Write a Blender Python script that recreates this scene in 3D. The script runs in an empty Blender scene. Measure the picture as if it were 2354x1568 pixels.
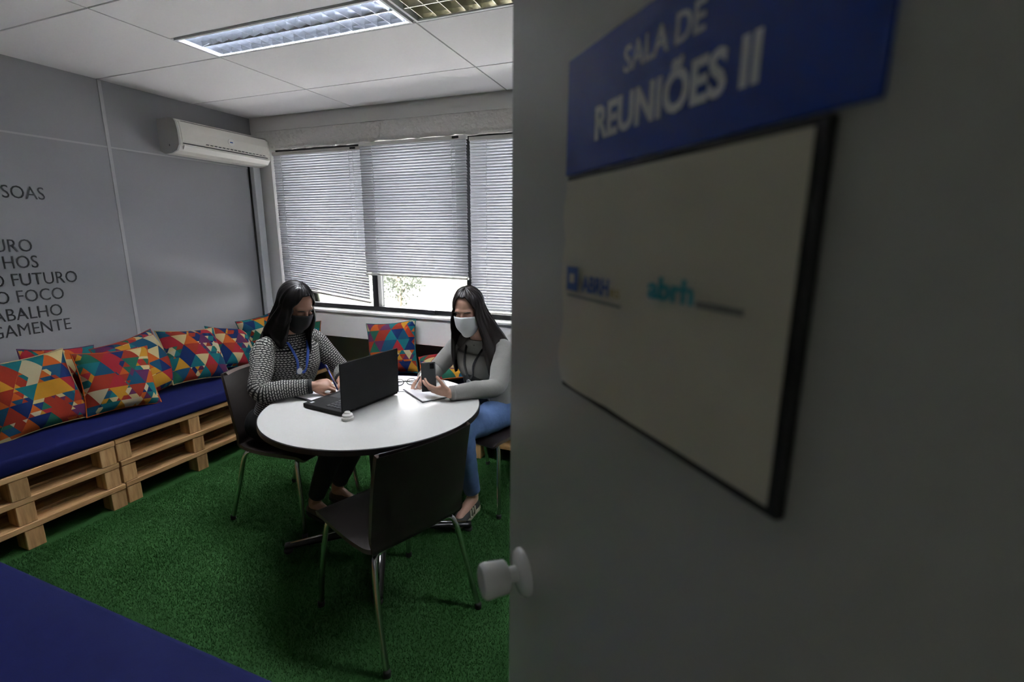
import bpy, bmesh, math, random
import numpy as np
from mathutils import Vector, Matrix
random.seed(7); rng = np.random.default_rng(7)
PI = math.pi
scene = bpy.context.scene
COL = scene.collection

# ------------------------------------------------------------------ camera
CAM_H = 1.55
cam_d = bpy.data.cameras.new('camera'); cam = bpy.data.objects.new('camera', cam_d); COL.objects.link(cam)
cam_d.sensor_width = 36; cam_d.lens = 17.0; cam_d.clip_start = .02
_R = ((0.931, -0.083, 0.356), (0.365, 0.194, -0.910), (0.006, 0.977, 0.211))
m3 = Matrix(_R)
x_ax = Vector((m3[0][0], m3[1][0], m3[2][0])).normalized()
z_ax = Vector((m3[0][2], m3[1][2], m3[2][2])); z_ax = (z_ax - x_ax * z_ax.dot(x_ax)).normalized()
y_ax = z_ax.cross(x_ax)
cam.matrix_world = Matrix.Translation((0, 0, CAM_H)) @ Matrix((x_ax, y_ax, z_ax)).transposed().to_4x4()
cam_d.dof.use_dof = True; cam_d.dof.focus_distance = 2.6; cam_d.dof.aperture_fstop = 3.2
scene.camera = cam

# ------------------------------------------------------------------ world: bright overcast sky
w = bpy.data.worlds.new('overcast_sky'); scene.world = w; w.use_nodes = True
bg = w.node_tree.nodes['Background']; bg.inputs[0].default_value = (.98, .985, 1.0, 1); bg.inputs[1].default_value = 8.5
sun_d = bpy.data.lights.new('added_hazy_sun', 'SUN'); sun_d.energy = 50; sun_d.angle = math.radians(25); sun_d.color = (1, .98, .97)
sun = bpy.data.objects.new('added_hazy_sun', sun_d); COL.objects.link(sun); sun.rotation_euler = (math.radians(38), 0, math.radians(12))   # added sun, high behind the building, brightens the ground and so the ceiling
TUBE_STRENGTH = 92.0
vs = scene.view_settings
vs.view_transform = 'Standard'; vs.look = 'None'; vs.gamma = 1; vs.use_curve_mapping = False; vs.exposure = 1.05

# ------------------------------------------------------------------ helpers: materials
class NT:
    def __init__(s, name):
        s.m = bpy.data.materials.new(name); s.m.use_nodes = True; s.t = s.m.node_tree
        s.b = s.t.nodes['Principled BSDF']; s.out = s.t.nodes['Material Output']
    def n(s, ty, **kw):
        x = s.t.nodes.new(ty)
        for k, v in kw.items(): setattr(x, k, v)
        return x
    def put(s, sock, v):
        if v is None: return
        if isinstance(v, (int, float)): sock.default_value = v
        elif isinstance(v, (tuple, list)): sock.default_value = v
        else: s.t.links.new(v, sock)
    def math(s, op, a, b=None, c=None):
        x = s.n('ShaderNodeMath', operation=op)
        s.put(x.inputs[0], a); s.put(x.inputs[1], b); s.put(x.inputs[2], c)
        return x.outputs[0]
    def mix(s, f, a, b):
        x = s.n('ShaderNodeMix', data_type='RGBA')
        s.put(x.inputs[0], f); s.put(x.inputs[6], a); s.put(x.inputs[7], b)
        return x.outputs[2]
    def coord(s, which='Object'): return s.n('ShaderNodeTexCoord').outputs[which]
    def noise(s, vec, scale, detail=3, rough=.55):
        x = s.n('ShaderNodeTexNoise'); s.put(x.inputs['Vector'], vec)
        x.inputs['Scale'].default_value = scale; x.inputs['Detail'].default_value = detail; x.inputs['Roughness'].default_value = rough
        return x
    def mapping(s, vec, scale=(1, 1, 1), loc=(0, 0, 0)):
        x = s.n('ShaderNodeMapping'); s.put(x.inputs['Vector'], vec)
        x.inputs['Scale'].default_value = scale; x.inputs['Location'].default_value = loc
        return x.outputs[0]
    def ramp(s, fac, stops, interp='LINEAR'):
        x = s.n('ShaderNodeValToRGB'); s.put(x.inputs[0], fac); cr = x.color_ramp; cr.interpolation = interp
        while len(cr.elements) < len(stops): cr.elements.new(.5)
        for e, (p, c) in zip(cr.elements, stops): e.position = p; e.color = (*c, 1)
        return x.outputs[0]
    def bump(s, h, strength=.2, dist=.01):
        x = s.n('ShaderNodeBump'); x.inputs['Strength'].default_value = strength; x.inputs['Distance'].default_value = dist
        s.put(x.inputs['Height'], h); s.t.links.new(x.outputs[0], s.b.inputs['Normal'])
    def base(s, c): s.put(s.b.inputs['Base Color'], c)

def pmat(name, col, rough=.5, metal=0., var=.08, scale=18, bump=0., bscale=60, bdist=.004, spec=.5, coat=0., sheen=0.):
    k = NT(name)
    nz = k.noise(k.coord(), scale)
    a = tuple(c * (1 - var) for c in col) + (1,); b = tuple(min(1, c * (1 + var)) for c in col) + (1,)
    k.base(k.mix(nz.outputs[0], a, b))
    k.b.inputs['Roughness'].default_value = rough; k.b.inputs['Metallic'].default_value = metal
    k.b.inputs['Specular IOR Level'].default_value = spec
    if coat: k.b.inputs['Coat Weight'].default_value = coat
    if sheen: k.b.inputs['Sheen Weight'].default_value = sheen
    if bump: k.bump(k.noise(k.coord(), bscale).outputs[0], bump, bdist)
    return k.m

def emat(name, col, strength):
    k = NT(name); k.b.inputs['Emission Color'].default_value = (*col, 1); k.b.inputs['Emission Strength'].default_value = strength
    k.base((*col, 1)); return k.m

M = {}
M['wall'] = pmat('grey_wall_panel', (.33, .33, .34), .45, var=.02, scale=3, bump=.05, bscale=200, bdist=.001)
M['alu_strip'] = pmat('wall_joint_strip', (.46, .46, .465), .4, var=.02)
M['ceil_tile'] = pmat('ceiling_tile', (.80, .78, .79), .8, var=.02, scale=60, bump=.06, bscale=300, bdist=.001)
M['ceil_bar'] = pmat('ceiling_bar', (.34, .34, .34), .6)
M['plaster'] = pmat('smooth_plaster', (.84, .82, .79), .7, var=.03, scale=6)
M['rough_plaster'] = pmat('rough_plaster', (.87, .84, .80), .8, var=.05, scale=30, bump=.8, bscale=30, bdist=.018)
M['sill_paint'] = pmat('cream_sill_paint', (.88, .87, .86), .5, var=.03, scale=6)
M['low_wall'] = pmat('shaded_lower_wall', (.30, .29, .23), .6, var=.05, scale=5)  # sill panel paint with the shade below the ledge put into its colour
M['dark_wall'] = pmat('corridor_wall', (.22, .22, .21), .7, var=.03)
M['black_alu'] = pmat('black_aluminium', (.018, .018, .022), .38, .6, var=.1)
M['white_plastic'] = pmat('white_plastic', (.78, .76, .72), .35, var=.02)
M['ac_plastic'] = pmat('cream_ac_plastic', (.74, .71, .65), .35, var=.03, scale=8)
M['ac_dark'] = pmat('ac_dark_slot', (.03, .03, .03), .6)
M['ac_side'] = pmat('ac_side_grey', (.50, .49, .46), .45, var=.03)
M['duct'] = pmat('white_duct', (.66, .68, .70), .4, var=.02)
M['door'] = pmat('grey_green_door', (.46, .46, .415), .32, var=.02, scale=4, bump=.03, bscale=12, bdist=.002)
M['door_edge'] = pmat('door_edge', (.48, .48, .44), .4)
M['knob'] = pmat('white_knob_paint', (.74, .74, .72), .18, var=.02, coat=.4)
M['sign_blue'] = pmat('sign_blue', (.012, .050, .30), .3, var=.15, scale=9)
M['sign_text'] = pmat('sign_text_white', (.80, .80, .78), .5, var=.03)
M['paper_cream'] = pmat('cream_paper', (.60, .56, .44), .3, var=.04, scale=14, bump=.12, bscale=9, bdist=.01)
M['black_trim'] = pmat('black_trim', (.01, .01, .01), .5)
M['logo_blue'] = pmat('logo_blue', (.03, .10, .34), .5)
M['logo_teal'] = pmat('logo_teal', (.02, .30, .36), .5)
M['logo_grey'] = pmat('logo_grey', (.17, .18, .17), .5)
M['logo_yellow'] = pmat('logo_yellow', (.42, .33, .06), .5)
M['letter'] = pmat('dark_letters', (.022, .022, .024), .5)
M['chair'] = pmat('espresso_chair_upholstery', (.016, .012, .011), .45, var=.25, scale=40, bump=.08, bscale=350, bdist=.001, spec=.2)
M['chair_edge'] = pmat('chair_edge_brown', (.075, .052, .042), .42, var=.15)
M['chrome'] = pmat('chrome_tube', (.62, .62, .60), .22, 1., var=.06)
M['rubber'] = pmat('black_rubber', (.012, .012, .012), .7)
M['table_top'] = pmat('white_laminate', (.62, .62, .595), .24, var=.015, scale=120)
M['table_edge'] = pmat('black_edge_band', (.012, .012, .013), .4)
M['table_base'] = pmat('black_steel', (.013, .013, .013), .35, .3)
M['pad'] = pmat('navy_bench_fabric', (.0045, .0075, .056), .8, var=.12, scale=25, bump=.15, bscale=260, bdist=.002, spec=.15)
M['laptop'] = pmat('laptop_black', (.009, .009, .009), .6, var=.1, spec=.15)
M['key'] = pmat('key_black', (.02, .02, .021), .45)
M['screen'] = pmat('laptop_screen', (.01, .012, .016), .1)
M['paper'] = pmat('white_paper', (.86, .86, .88), .7, var=.01)
M['cover'] = pmat('dark_notebook_cover', (.03, .03, .035), .5)
M['pen_blue'] = pmat('blue_pen', (.01, .02, .16), .3)
M['steel'] = pmat('bright_steel', (.7, .7, .7), .2, 1.)
M['skin_a'] = pmat('skin_warm_tan', (.36, .19, .125), .5, var=.06, scale=30)
M['skin_b'] = pmat('skin_fair', (.50, .29, .21), .5, var=.06, scale=30)
M['lip'] = pmat('lip', (.35, .10, .09), .45)
M['hair_a'] = pmat('black_hair', (.005, .004, .004), .42, var=.3, scale=90, spec=.22)
M['hair_b'] = pmat('dark_brown_hair', (.011, .007, .006), .44, var=.35, scale=90, spec=.25)
M['brow'] = pmat('dark_brow', (.012, .008, .006), .7)
M['mask_black'] = pmat('black_mask_cloth', (.006, .006, .007), .9)
M['mask_white'] = pmat('white_mask_cloth', (.84, .86, .88), .85, var=.02, bump=.1, bscale=30)
M['grey_knit'] = pmat('grey_knit', (.215, .21, .195), .9, var=.1, scale=200, bump=.2, bscale=45, bdist=.006, sheen=.2)
M['dark_knit'] = pmat('charcoal_top', (.075, .075, .08), .9, var=.3, scale=260, bump=.15, bscale=50, bdist=.005)
M['jeans'] = pmat('blue_denim', (.085, .15, .31), .85, var=.3, scale=24, bump=.2, bscale=40, bdist=.006)
M['black_trouser'] = pmat('black_trousers', (.008, .008, .009), .85, var=.2, bump=.15, bscale=30)
M['brown_shoe'] = pmat('brown_shoe', (.05, .026, .018), .5)
M['grey_shoe'] = pmat('charcoal_sneaker', (.035, .037, .035), .7)
M['stripe'] = pmat('cream_stripe', (.50, .48, .33), .6)
M['lanyard_blue'] = pmat('blue_lanyard', (.03, .09, .42), .6)
M['lanyard_dark'] = pmat('dark_lanyard', (.03, .03, .035), .6)
M['badge'] = pmat('white_badge', (.78, .80, .82), .35)
M['phone'] = pmat('graphite_phone', (.035, .037, .037), .25, .2)
M['glass_black'] = pmat('phone_glass', (.01, .01, .012), .08)
M['leaf'] = pmat('grey_green_leaf', (.022, .028, .018), .7, var=.4, scale=4)
M['bark'] = pmat('grey_bark', (.16, .13, .10), .9)
M['lawn'] = pmat('pale_lawn', (.052, .062, .036), .9, var=.35, scale=.35)
M['path'] = pmat('pale_bounce_slab', (.82, .82, .82), .9)  # for the added slab outside that bounces daylight indoors
M['lawn_path'] = pmat('worn_path', (.075, .072, .066), .9)
M['reflector'] = pmat('aluminium_reflector', (.80, .83, .88), .10, 1., var=.03)
M['blade_alu'] = pmat('matt_aluminium_blade', (.68, .72, .80), .2, 1., var=.03)
M['reflector_dull'] = pmat('yellowed_reflector', (.72, .70, .58), .25, .9, var=.05)
M['lamp_off'] = pmat('unlit_tube', (.72, .70, .62), .35)
M['tube'] = emat('lit_tube', (.94, .96, 1.0), TUBE_STRENGTH)
M['fix_white'] = pmat('white_fixture', (.70, .70, .71), .45)

def wood(name, axis):
    k = NT(name); sc = [9, 9, 9]; sc[axis] = .9
    c = k.mapping(k.coord(), tuple(sc))
    nz = k.noise(c, 4.5, 6, .6); info = k.n('ShaderNodeObjectInfo').outputs['Random']
    a = k.ramp(nz.outputs[0], [(.3, (.29, .155, .058)), (.5, (.50, .29, .12)), (.72, (.63, .41, .195))])
    kn = k.n('ShaderNodeTexVoronoi'); k.put(kn.inputs['Vector'], k.mapping(k.coord(), tuple(s * .45 for s in sc))); kn.inputs['Scale'].default_value = 3
    knot = k.math('LESS_THAN', kn.outputs[0], .09)
    tint = k.math('MULTIPLY_ADD', info, .35, .75)
    hs = k.n('ShaderNodeHueSaturation'); k.put(hs.inputs['Color'], k.mix(knot, a, (.16, .08, .035, 1))); k.put(hs.inputs['Value'], tint)
    k.base(hs.outputs[0]); k.b.inputs['Roughness'].default_value = .7; k.bump(nz.outputs[0], .15, .004)
    return k.m
M['wood_x'] = wood('raw_pine_x', 0); M['wood_y'] = wood('raw_pine_y', 1); M['wood_end'] = wood('raw_pine_block', 2)

def slat_mat():
    k = NT('white_blind_slat'); c = (.74, .75, .80, 1)
    nz = k.noise(k.coord(), 3); k.base(k.mix(nz.outputs[0], (.66, .665, .70, 1), (.72, .725, .75, 1)))
    k.b.inputs['Roughness'].default_value = .4
    tr = k.n('ShaderNodeBsdfTranslucent'); tr.inputs[0].default_value = (.80, .82, .90, 1)
    mx = k.n('ShaderNodeMixShader'); mx.inputs[0].default_value = .14
    k.t.links.new(k.b.outputs[0], mx.inputs[1]); k.t.links.new(tr.outputs[0], mx.inputs[2]); k.t.links.new(mx.outputs[0], k.out.inputs[0])
    return k.m
M['slat'] = slat_mat()
def cord_mat():
    k = NT('white_cord'); nz = k.noise(k.coord(), 40); k.base(k.mix(nz.outputs[0], (.86, .86, .88, 1), (.94, .94, .95, 1)))
    tr = k.n('ShaderNodeBsdfTranslucent'); tr.inputs[0].default_value = (.92, .93, .96, 1); mx = k.n('ShaderNodeMixShader'); mx.inputs[0].default_value = .6
    k.t.links.new(k.b.outputs[0], mx.inputs[1]); k.t.links.new(tr.outputs[0], mx.inputs[2]); k.t.links.new(mx.outputs[0], k.out.inputs[0]); return k.m
M['cord'] = cord_mat()

def glass_mat():
    k = NT('window_glass'); tr = k.n('ShaderNodeBsdfTransparent'); gl = k.n('ShaderNodeBsdfGlossy'); gl.inputs['Roughness'].default_value = .02
    fr = k.n('ShaderNodeFresnel'); fr.inputs[0].default_value = 1.45
    mx = k.n('ShaderNodeMixShader'); k.t.links.new(fr.outputs[0], mx.inputs[0]); k.t.links.new(tr.outputs[0], mx.inputs[1]); k.t.links.new(gl.outputs[0], mx.inputs[2])
    k.t.links.new(mx.outputs[0], k.out.inputs[0]); return k.m
M['glass'] = glass_mat()

def turf_mat(name, a, b):
    k = NT(name); n1 = k.noise(k.coord(), 3.2, 4); n2 = k.noise(k.coord(), 160, 2)
    f = k.math('MULTIPLY_ADD', n2.outputs[0], .4, k.math('MULTIPLY', n1.outputs[0], .6))
    k.base(k.ramp(f, [(.3, a), (.7, b)])); k.b.inputs['Roughness'].default_value = .75; k.b.inputs['Specular IOR Level'].default_value = .04
    k.bump(n2.outputs[0], .3, .006); return k.m
M['turf'] = turf_mat('artificial_turf', (.014, .050, .012), (.028, .086, .024))
M['blade'] = turf_mat('turf_blade', (.016, .056, .014), (.031, .096, .026))

def triangles_mat():
    k = NT('triangle_print_fabric')
    uv = k.coord('UV'); info = k.n('ShaderNodeObjectInfo').outputs['Random']
    sep = k.n('ShaderNodeSeparateXYZ'); k.put(sep.inputs[0], uv)
    pal = [(.0, (0.209, 0.025, 0.014)), (.11, (0.010, 0.052, 0.091)), (.23, (0.432, 0.348, 0.167)), (.34, (0.335, 0.070, 0.013)), (.44, (0.010, 0.105, 0.111)),
           (.55, (0.362, 0.174, 0.018)), (.64, (0.009, 0.021, 0.076)), (.73, (0.237, 0.018, 0.025)), (.80, (0.418, 0.362, 0.223)), (.88, (0.014, 0.083, 0.052)), (.95, (0.083, 0.021, 0.063))]
    def grid(scale, seed):
        x = k.math('ADD', k.math('MULTIPLY', sep.outputs[0], scale), k.math('MULTIPLY', info, 37.0 + seed))
        y = k.math('ADD', k.math('MULTIPLY', sep.outputs[1], scale), k.math('MULTIPLY', info, 61.0))
        b = k.math('MULTIPLY', y, 1.1547); a = k.math('SUBTRACT', x, k.math('MULTIPLY', y, .57735))
        fa, fb = k.math('FRACT', a), k.math('FRACT', b)
        t = k.math('GREATER_THAN', k.math('ADD', fa, fb), 1.0)
        cmb = k.n('ShaderNodeCombineXYZ'); k.put(cmb.inputs[0], k.math('FLOOR', a)); k.put(cmb.inputs[1], k.math('FLOOR', b)); k.put(cmb.inputs[2], k.math('ADD', t, seed))
        wn = k.n('ShaderNodeTexWhiteNoise'); k.put(wn.inputs['Vector'], cmb.outputs[0]); return wn.outputs['Value']
    big = grid(4.7, 0.0); small = grid(9.4, 0.0)
    sel = k.math('GREATER_THAN', k.math('FRACT', k.math('MULTIPLY', big, 7.13)), .74)
    x = k.n('ShaderNodeMix', data_type='FLOAT'); k.put(x.inputs[0], sel); k.put(x.inputs[2], big); k.put(x.inputs[3], small)
    k.base(k.ramp(x.outputs[0], pal, 'CONSTANT')); k.b.inputs['Roughness'].default_value = .95; k.b.inputs['Specular IOR Level'].default_value = .08
    k.bump(k.noise(uv, 90).outputs[0], .12, .003); return k.m
M['tri'] = triangles_mat()

def chevron_mat():
    k = NT('black_white_knit'); sep = k.n('ShaderNodeSeparateXYZ'); k.put(sep.inputs[0], k.coord('UV'))
    nz = k.noise(k.coord('UV'), 30).outputs[0]
    v = k.math('ADD', k.math('MULTIPLY', sep.outputs[1], 88), k.math('MULTIPLY', nz, .25)); row = k.math('FLOOR', v); fr = k.math('FRACT', v)
    par = k.math('MODULO', row, 2.0); sg = k.math('MULTIPLY_ADD', k.math('ABSOLUTE', par), 2.0, -1.0)
    u = k.math('ADD', k.math('MULTIPLY', sep.outputs[0], 50), k.math('MULTIPLY', k.math('MULTIPLY', fr, .75), sg))
    u = k.math('ADD', u, k.math('MULTIPLY', row, .37)); fu = k.math('FRACT', u)
    dash = k.math('MULTIPLY', k.math('LESS_THAN', fu, .66), k.math('MULTIPLY', k.math('GREATER_THAN', fr, .28), k.math('LESS_THAN', fr, .80)))
    k.base(k.mix(dash, (.010, .010, .011, 1), (.38, .36, .32, 1))); k.b.inputs['Roughness'].default_value = .92
    k.bump(k.math('ADD', dash, nz), .35, .004); return k.m
M['chevron'] = chevron_mat()

# ------------------------------------------------------------------ helpers: objects
def link(o, parent=None):
    COL.objects.link(o)
    if parent is not None: o.parent = parent
    return o
def mk(name, verts, faces, mat, parent=None, smooth=False, uvs=None, world=False, mats=None, fmat=None):
    if world and parent is not None:
        off = Vector((0, 0, 0)); p = parent
        while p is not None: off += p.location; p = p.parent
        verts = [(v[0] - off.x, v[1] - off.y, v[2] - off.z) for v in verts]
    me = bpy.data.meshes.new(name); me.from_pydata([tuple(v) for v in verts], [], [tuple(f) for f in faces]); me.update()
    if uvs is not None:
        ul = me.uv_layers.new(name='UVMap'); li = np.zeros(len(me.loops), dtype=np.int32); me.loops.foreach_get('vertex_index', li)
        ul.data.foreach_set('uv', np.array(uvs, dtype=np.float32)[li].ravel())
    for mm in (mats or [mat]): me.materials.append(M[mm])
    if fmat is not None: me.polygons.foreach_set('material_index', fmat)
    if smooth: me.polygons.foreach_set('use_smooth', [True] * len(me.polygons))
    return link(bpy.data.objects.new(name, me), parent)
def mesh_obj(name, me, parent=None): return link(bpy.data.objects.new(name, me), parent)
def empty(name, loc=(0, 0, 0), rz=0.):
    o = bpy.data.objects.new(name, None); o.empty_display_size = .05; link(o); o.location = loc; o.rotation_euler = (0, 0, rz); return o
def tag(o, label=None, cat=None, group=None, kind=None):
    if label: o['label'] = label
    if cat: o['category'] = cat
    if group: o['group'] = group
    if kind: o['kind'] = kind
    return o
def box_vf(x0, x1, y0, y1, z0, z1):
    v = [(x0, y0, z0), (x1, y0, z0), (x1, y1, z0), (x0, y1, z0), (x0, y0, z1), (x1, y0, z1), (x1, y1, z1), (x0, y1, z1)]
    return v, [(0, 3, 2, 1), (4, 5, 6, 7), (0, 1, 5, 4), (1, 2, 6, 5), (2, 3, 7, 6), (3, 0, 4, 7)]
def join_vf(parts):
    V, F = [], []
    for v, f in parts:
        o = len(V); V += list(v); F += [tuple(i + o for i in q) for q in f]
    return V, F
def box(name, b, mat, parent=None, bevel=0., seg=2, smooth=False):
    v, f = box_vf(*b)
    o = mk(name, v, f, mat, parent)
    if bevel:
        bm = bmesh.new(); bm.from_mesh(o.data); bmesh.ops.bevel(bm, geom=bm.edges[:], offset=bevel, segments=seg, affect='EDGES', profile=.5)
        if smooth:
            for p in bm.faces: p.smooth = True
        bm.to_mesh(o.data); bm.free()
    return o
def vadd(a, b, s=1.): return (a[0] + b[0] * s, a[1] + b[1] * s, a[2] + b[2] * s)
def frames(P):
    P = [Vector(p) for p in P]; T = []
    for i in range(len(P)):
        t = (P[min(i + 1, len(P) - 1)] - P[max(i - 1, 0)]); T.append(t.normalized() if t.length > 1e-9 else Vector((0, 0, 1)))
    up = Vector((0, 0, 1)) if abs(T[0].z) < .9 else Vector((0, 1, 0))
    n = (up - T[0] * up.dot(T[0])).normalized(); N = [n]
    for i in range(1, len(P)):
        n = (N[-1] - T[i] * N[-1].dot(T[i])); n = n.normalized() if n.length > 1e-9 else N[-1]; N.append(n)
    return P, T, N
def catmull(P, R, k=6):
    P = np.array(P, float); R = np.array(R, float); n = len(P); outP, outR = [], []
    for i in range(n - 1):
        p0, p1, p2, p3 = P[max(i - 1, 0)], P[i], P[i + 1], P[min(i + 2, n - 1)]
        r0, r1, r2, r3 = R[max(i - 1, 0)], R[i], R[i + 1], R[min(i + 2, n - 1)]
        for j in range(k):
            t = j / k; f = lambda a, b, c, d: .5 * (2 * b + (c - a) * t + (2 * a - 5 * b + 4 * c - d) * t * t + (3 * b - a - 3 * c + d) * t ** 3)
            outP.append(f(p0, p1, p2, p3)); outR.append(f(r0, r1, r2, r3))
    outP.append(P[-1]); outR.append(R[-1]); return outP, outR
def tube_vf(P, R, n=10, flat=1., cap=True, uvo=None, wob=0.):
    P, T, N = frames(P)
    if not hasattr(R, '__len__'): R = [R] * len(P)
    V, F, UV = [], [], []; L = 0
    for i, (p, t, nn) in enumerate(zip(P, T, N)):
        if i: L += (P[i] - P[i - 1]).length
        b = t.cross(nn)
        for j in range(n):
            a = 2 * PI * j / n; r = float(R[i]) * (1 + wob * math.sin(3 * a + i * 1.3) * math.sin(i * .9 + a))
            V.append(tuple(p + nn * (math.cos(a) * r * flat) + b * (math.sin(a) * r))); UV.append((j / n * .36 * (2 if False else 1), L))
    for i in range(len(P) - 1):
        for j in range(n):
            F.append((i * n + j, i * n + (j + 1) % n, (i + 1) * n + (j + 1) % n, (i + 1) * n + j))
    if cap:
        F.append(tuple(range(n - 1, -1, -1))); F.append(tuple((len(P) - 1) * n + j for j in range(n)))
    return V, F, UV
def tube(name, P, R, mat, parent=None, n=10, flat=1., world=False, smooth=True, spline=0, uv=False, wob=0.):
    if spline:
        if not hasattr(R, '__len__'): R = [R] * len(P)
        P, R = catmull(P, R, spline)
    V, F, UV = tube_vf(P, R, n, flat, wob=wob)
    o = mk(name, V, F, mat, parent, smooth, UV if uv else None, world)
    return o
def lathe_vf(prof, n=32):
    V, F = [], []
    for r, z in prof:
        for j in range(n): a = 2 * PI * j / n; V.append((r * math.cos(a), r * math.sin(a), z))
    for i in range(len(prof) - 1):
        for j in range(n): F.append((i * n + j, i * n + (j + 1) % n, (i + 1) * n + (j + 1) % n, (i + 1) * n + j))
    F.append(tuple(range(n - 1, -1, -1))); F.append(tuple((len(prof) - 1) * n + j for j in range(n)))
    return V, F
def xf(V, mat): return [tuple(mat @ Vector(v)) for v in V]
def basis(ex, ey, ez, o): return Matrix.Translation(o) @ Matrix((Vector(ex), Vector(ey), Vector(ez))).transposed().to_4x4()
def autosmooth(o, ang=35):
    me = o.data; bm = bmesh.new(); bm.from_mesh(me)
    for f in bm.faces: f.smooth = True
    for e in bm.edges:
        if len(e.link_faces) == 2 and e.calc_face_angle(0) > math.radians(ang): e.smooth = False
    bm.to_mesh(me); bm.free()
def text_mesh(s, height, B, ext=.001, sx=1., bold=0., align='LEFT', mat='letter'):
    """letters with cap height `height`, in the plane basis B (ex right, ey up, ez out)"""
    c = bpy.data.curves.new('letters', 'FONT'); c.body = s; c.size = 1; c.extrude = .01; c.offset = bold; c.align_x = align; c.resolution_u = 3
    o = bpy.data.objects.new('letters', c); COL.objects.link(o)
    dg = bpy.context.evaluated_depsgraph_get(); me = bpy.data.meshes.new_from_object(o.evaluated_get(dg))
    bpy.data.objects.remove(o)
    k = height / .70
    me.transform(B @ Matrix.Diagonal((k * sx, k, ext / .02, 1)))
    me.materials.clear(); me.materials.append(M[mat]); return me
def copy_tree(o, parent=None):
    c = o.copy(); COL.objects.link(c); c.parent = parent
    for ch in list(o.children): copy_tree(ch, c)
    return c

# ------------------------------------------------------------------ the room
XL, XR, YB, YF, ZC = -3.645, 1.7, 3.245, .06, 2.5
fl = tag(box('floor', (XL - .1, XR + .1, -1.7, 3.6, -.08, 0), 'turf'), kind='structure')
# turf pile: uncountable short blades over the part of the floor the photograph shows
nb = 220000
bx_ = rng.uniform(-3.0, .2, nb); by_ = rng.uniform(.7, 3.3, nb); ang = rng.uniform(0, 2 * PI, nb); hh = rng.uniform(.006, .013, nb); lean = rng.uniform(-.006, .006, (nb, 2)); wd = .0012
V = np.zeros((nb * 3, 3)); V[0::3, 0] = bx_ - np.cos(ang) * wd; V[0::3, 1] = by_ - np.sin(ang) * wd
V[1::3, 0] = bx_ + np.cos(ang) * wd; V[1::3, 1] = by_ + np.sin(ang) * wd
V[2::3, 0] = bx_ + lean[:, 0]; V[2::3, 1] = by_ + lean[:, 1]; V[2::3, 2] = hh
me = bpy.data.meshes.new('turf_pile'); me.vertices.add(nb * 3); me.vertices.foreach_set('co', V.ravel())
me.loops.add(nb * 3); me.loops.foreach_set('vertex_index', np.arange(nb * 3, dtype=np.int32)); me.polygons.add(nb); me.polygons.foreach_set('loop_start', np.arange(0, nb * 3, 3, dtype=np.int32))
me.update(); me.validate(); me.materials.append(M['blade'])
tag(mesh_obj('turf_pile', me), 'short green artificial grass pile covering the whole floor', 'artificial grass', kind='stuff')

# ceiling: slab, bars and single tiles
ce = tag(box('ceiling', (XL - .1, XR + .1, -1.7, 3.6, 2.66, 2.74), 'fix_white'), kind='structure')
gx = [XL, -2.56, -1.31, -.06, 1.19, XR]; gy = [YF, .255, .88, 1.505, 2.13, 2.755, YB]
LY0, LY1 = 1.86, 2.13
def tile(x0, x1, y0, y1):
    g = .005; box('ceiling_tile', (x0 + g, x1 - g, y0 + g, y1 - (g if y1 < YB else .014), 2.5, 2.516), 'ceil_tile', ce)
for i in range(5):
    for j in range(6):
        if j == 3 and i in (1, 2, 3): tile(gx[i], gx[i + 1], gy[j], LY0)
        else: tile(gx[i], gx[i + 1], gy[j], gy[j + 1])
for x in gx[1:-1]:
    for (a, b) in ((YF, LY0), (LY1, YB)): box('ceiling_bar', (x - .011, x + .011, a, b, 2.503, 2.53), 'ceil_bar', ce)
for y in gy[1:-1] + [LY0]: box('ceiling_bar', (XL, XR, y - .011, y + .011, 2.505, 2.53), 'ceil_bar', ce)

# left wall: panels and joint strips
wl = tag(box('wall_left', (XL - .12, XL - .012, -.1, 3.6, 0, 2.66), 'wall'), kind='structure')
ys = [-.08, .92, 2.142, 3.45]; zs = [0, 2.10, 2.5]
for i in range(3):
    for j in range(2): box('wall_panel', (XL - .012, XL, ys[i] + .005, ys[i + 1] - .005, zs[j] + (.004 if j else 0), zs[j + 1] - (.004 if not j else 0)), 'wall', wl)
for y in ys[1:3]: box('joint_strip', (XL - .012, XL + .0035, y - .011, y + .011, 0, 2.5), 'alu_strip', wl, .0015, 1)
for i in range(3): box('joint_strip', (XL - .012, XL + .002, ys[i] + .011, ys[i + 1] - .011, 2.095, 2.105), 'alu_strip', wl)

# window wall
WX0, WX1, WZ0, WZ1 = -3.478, -.62, .935, 2.255
wb = tag(empty('wall_back', (0, YB, 0)), kind='structure')
def wbox(name, b, mat, bev=0.): return box(name, (b[0], b[1], b[2] - YB, b[3] - YB, b[4], b[5]), mat, wb, bev)
wbox('beam', (XL, XR, YB, 3.5, 2.392, 2.66), 'plaster')
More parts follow.
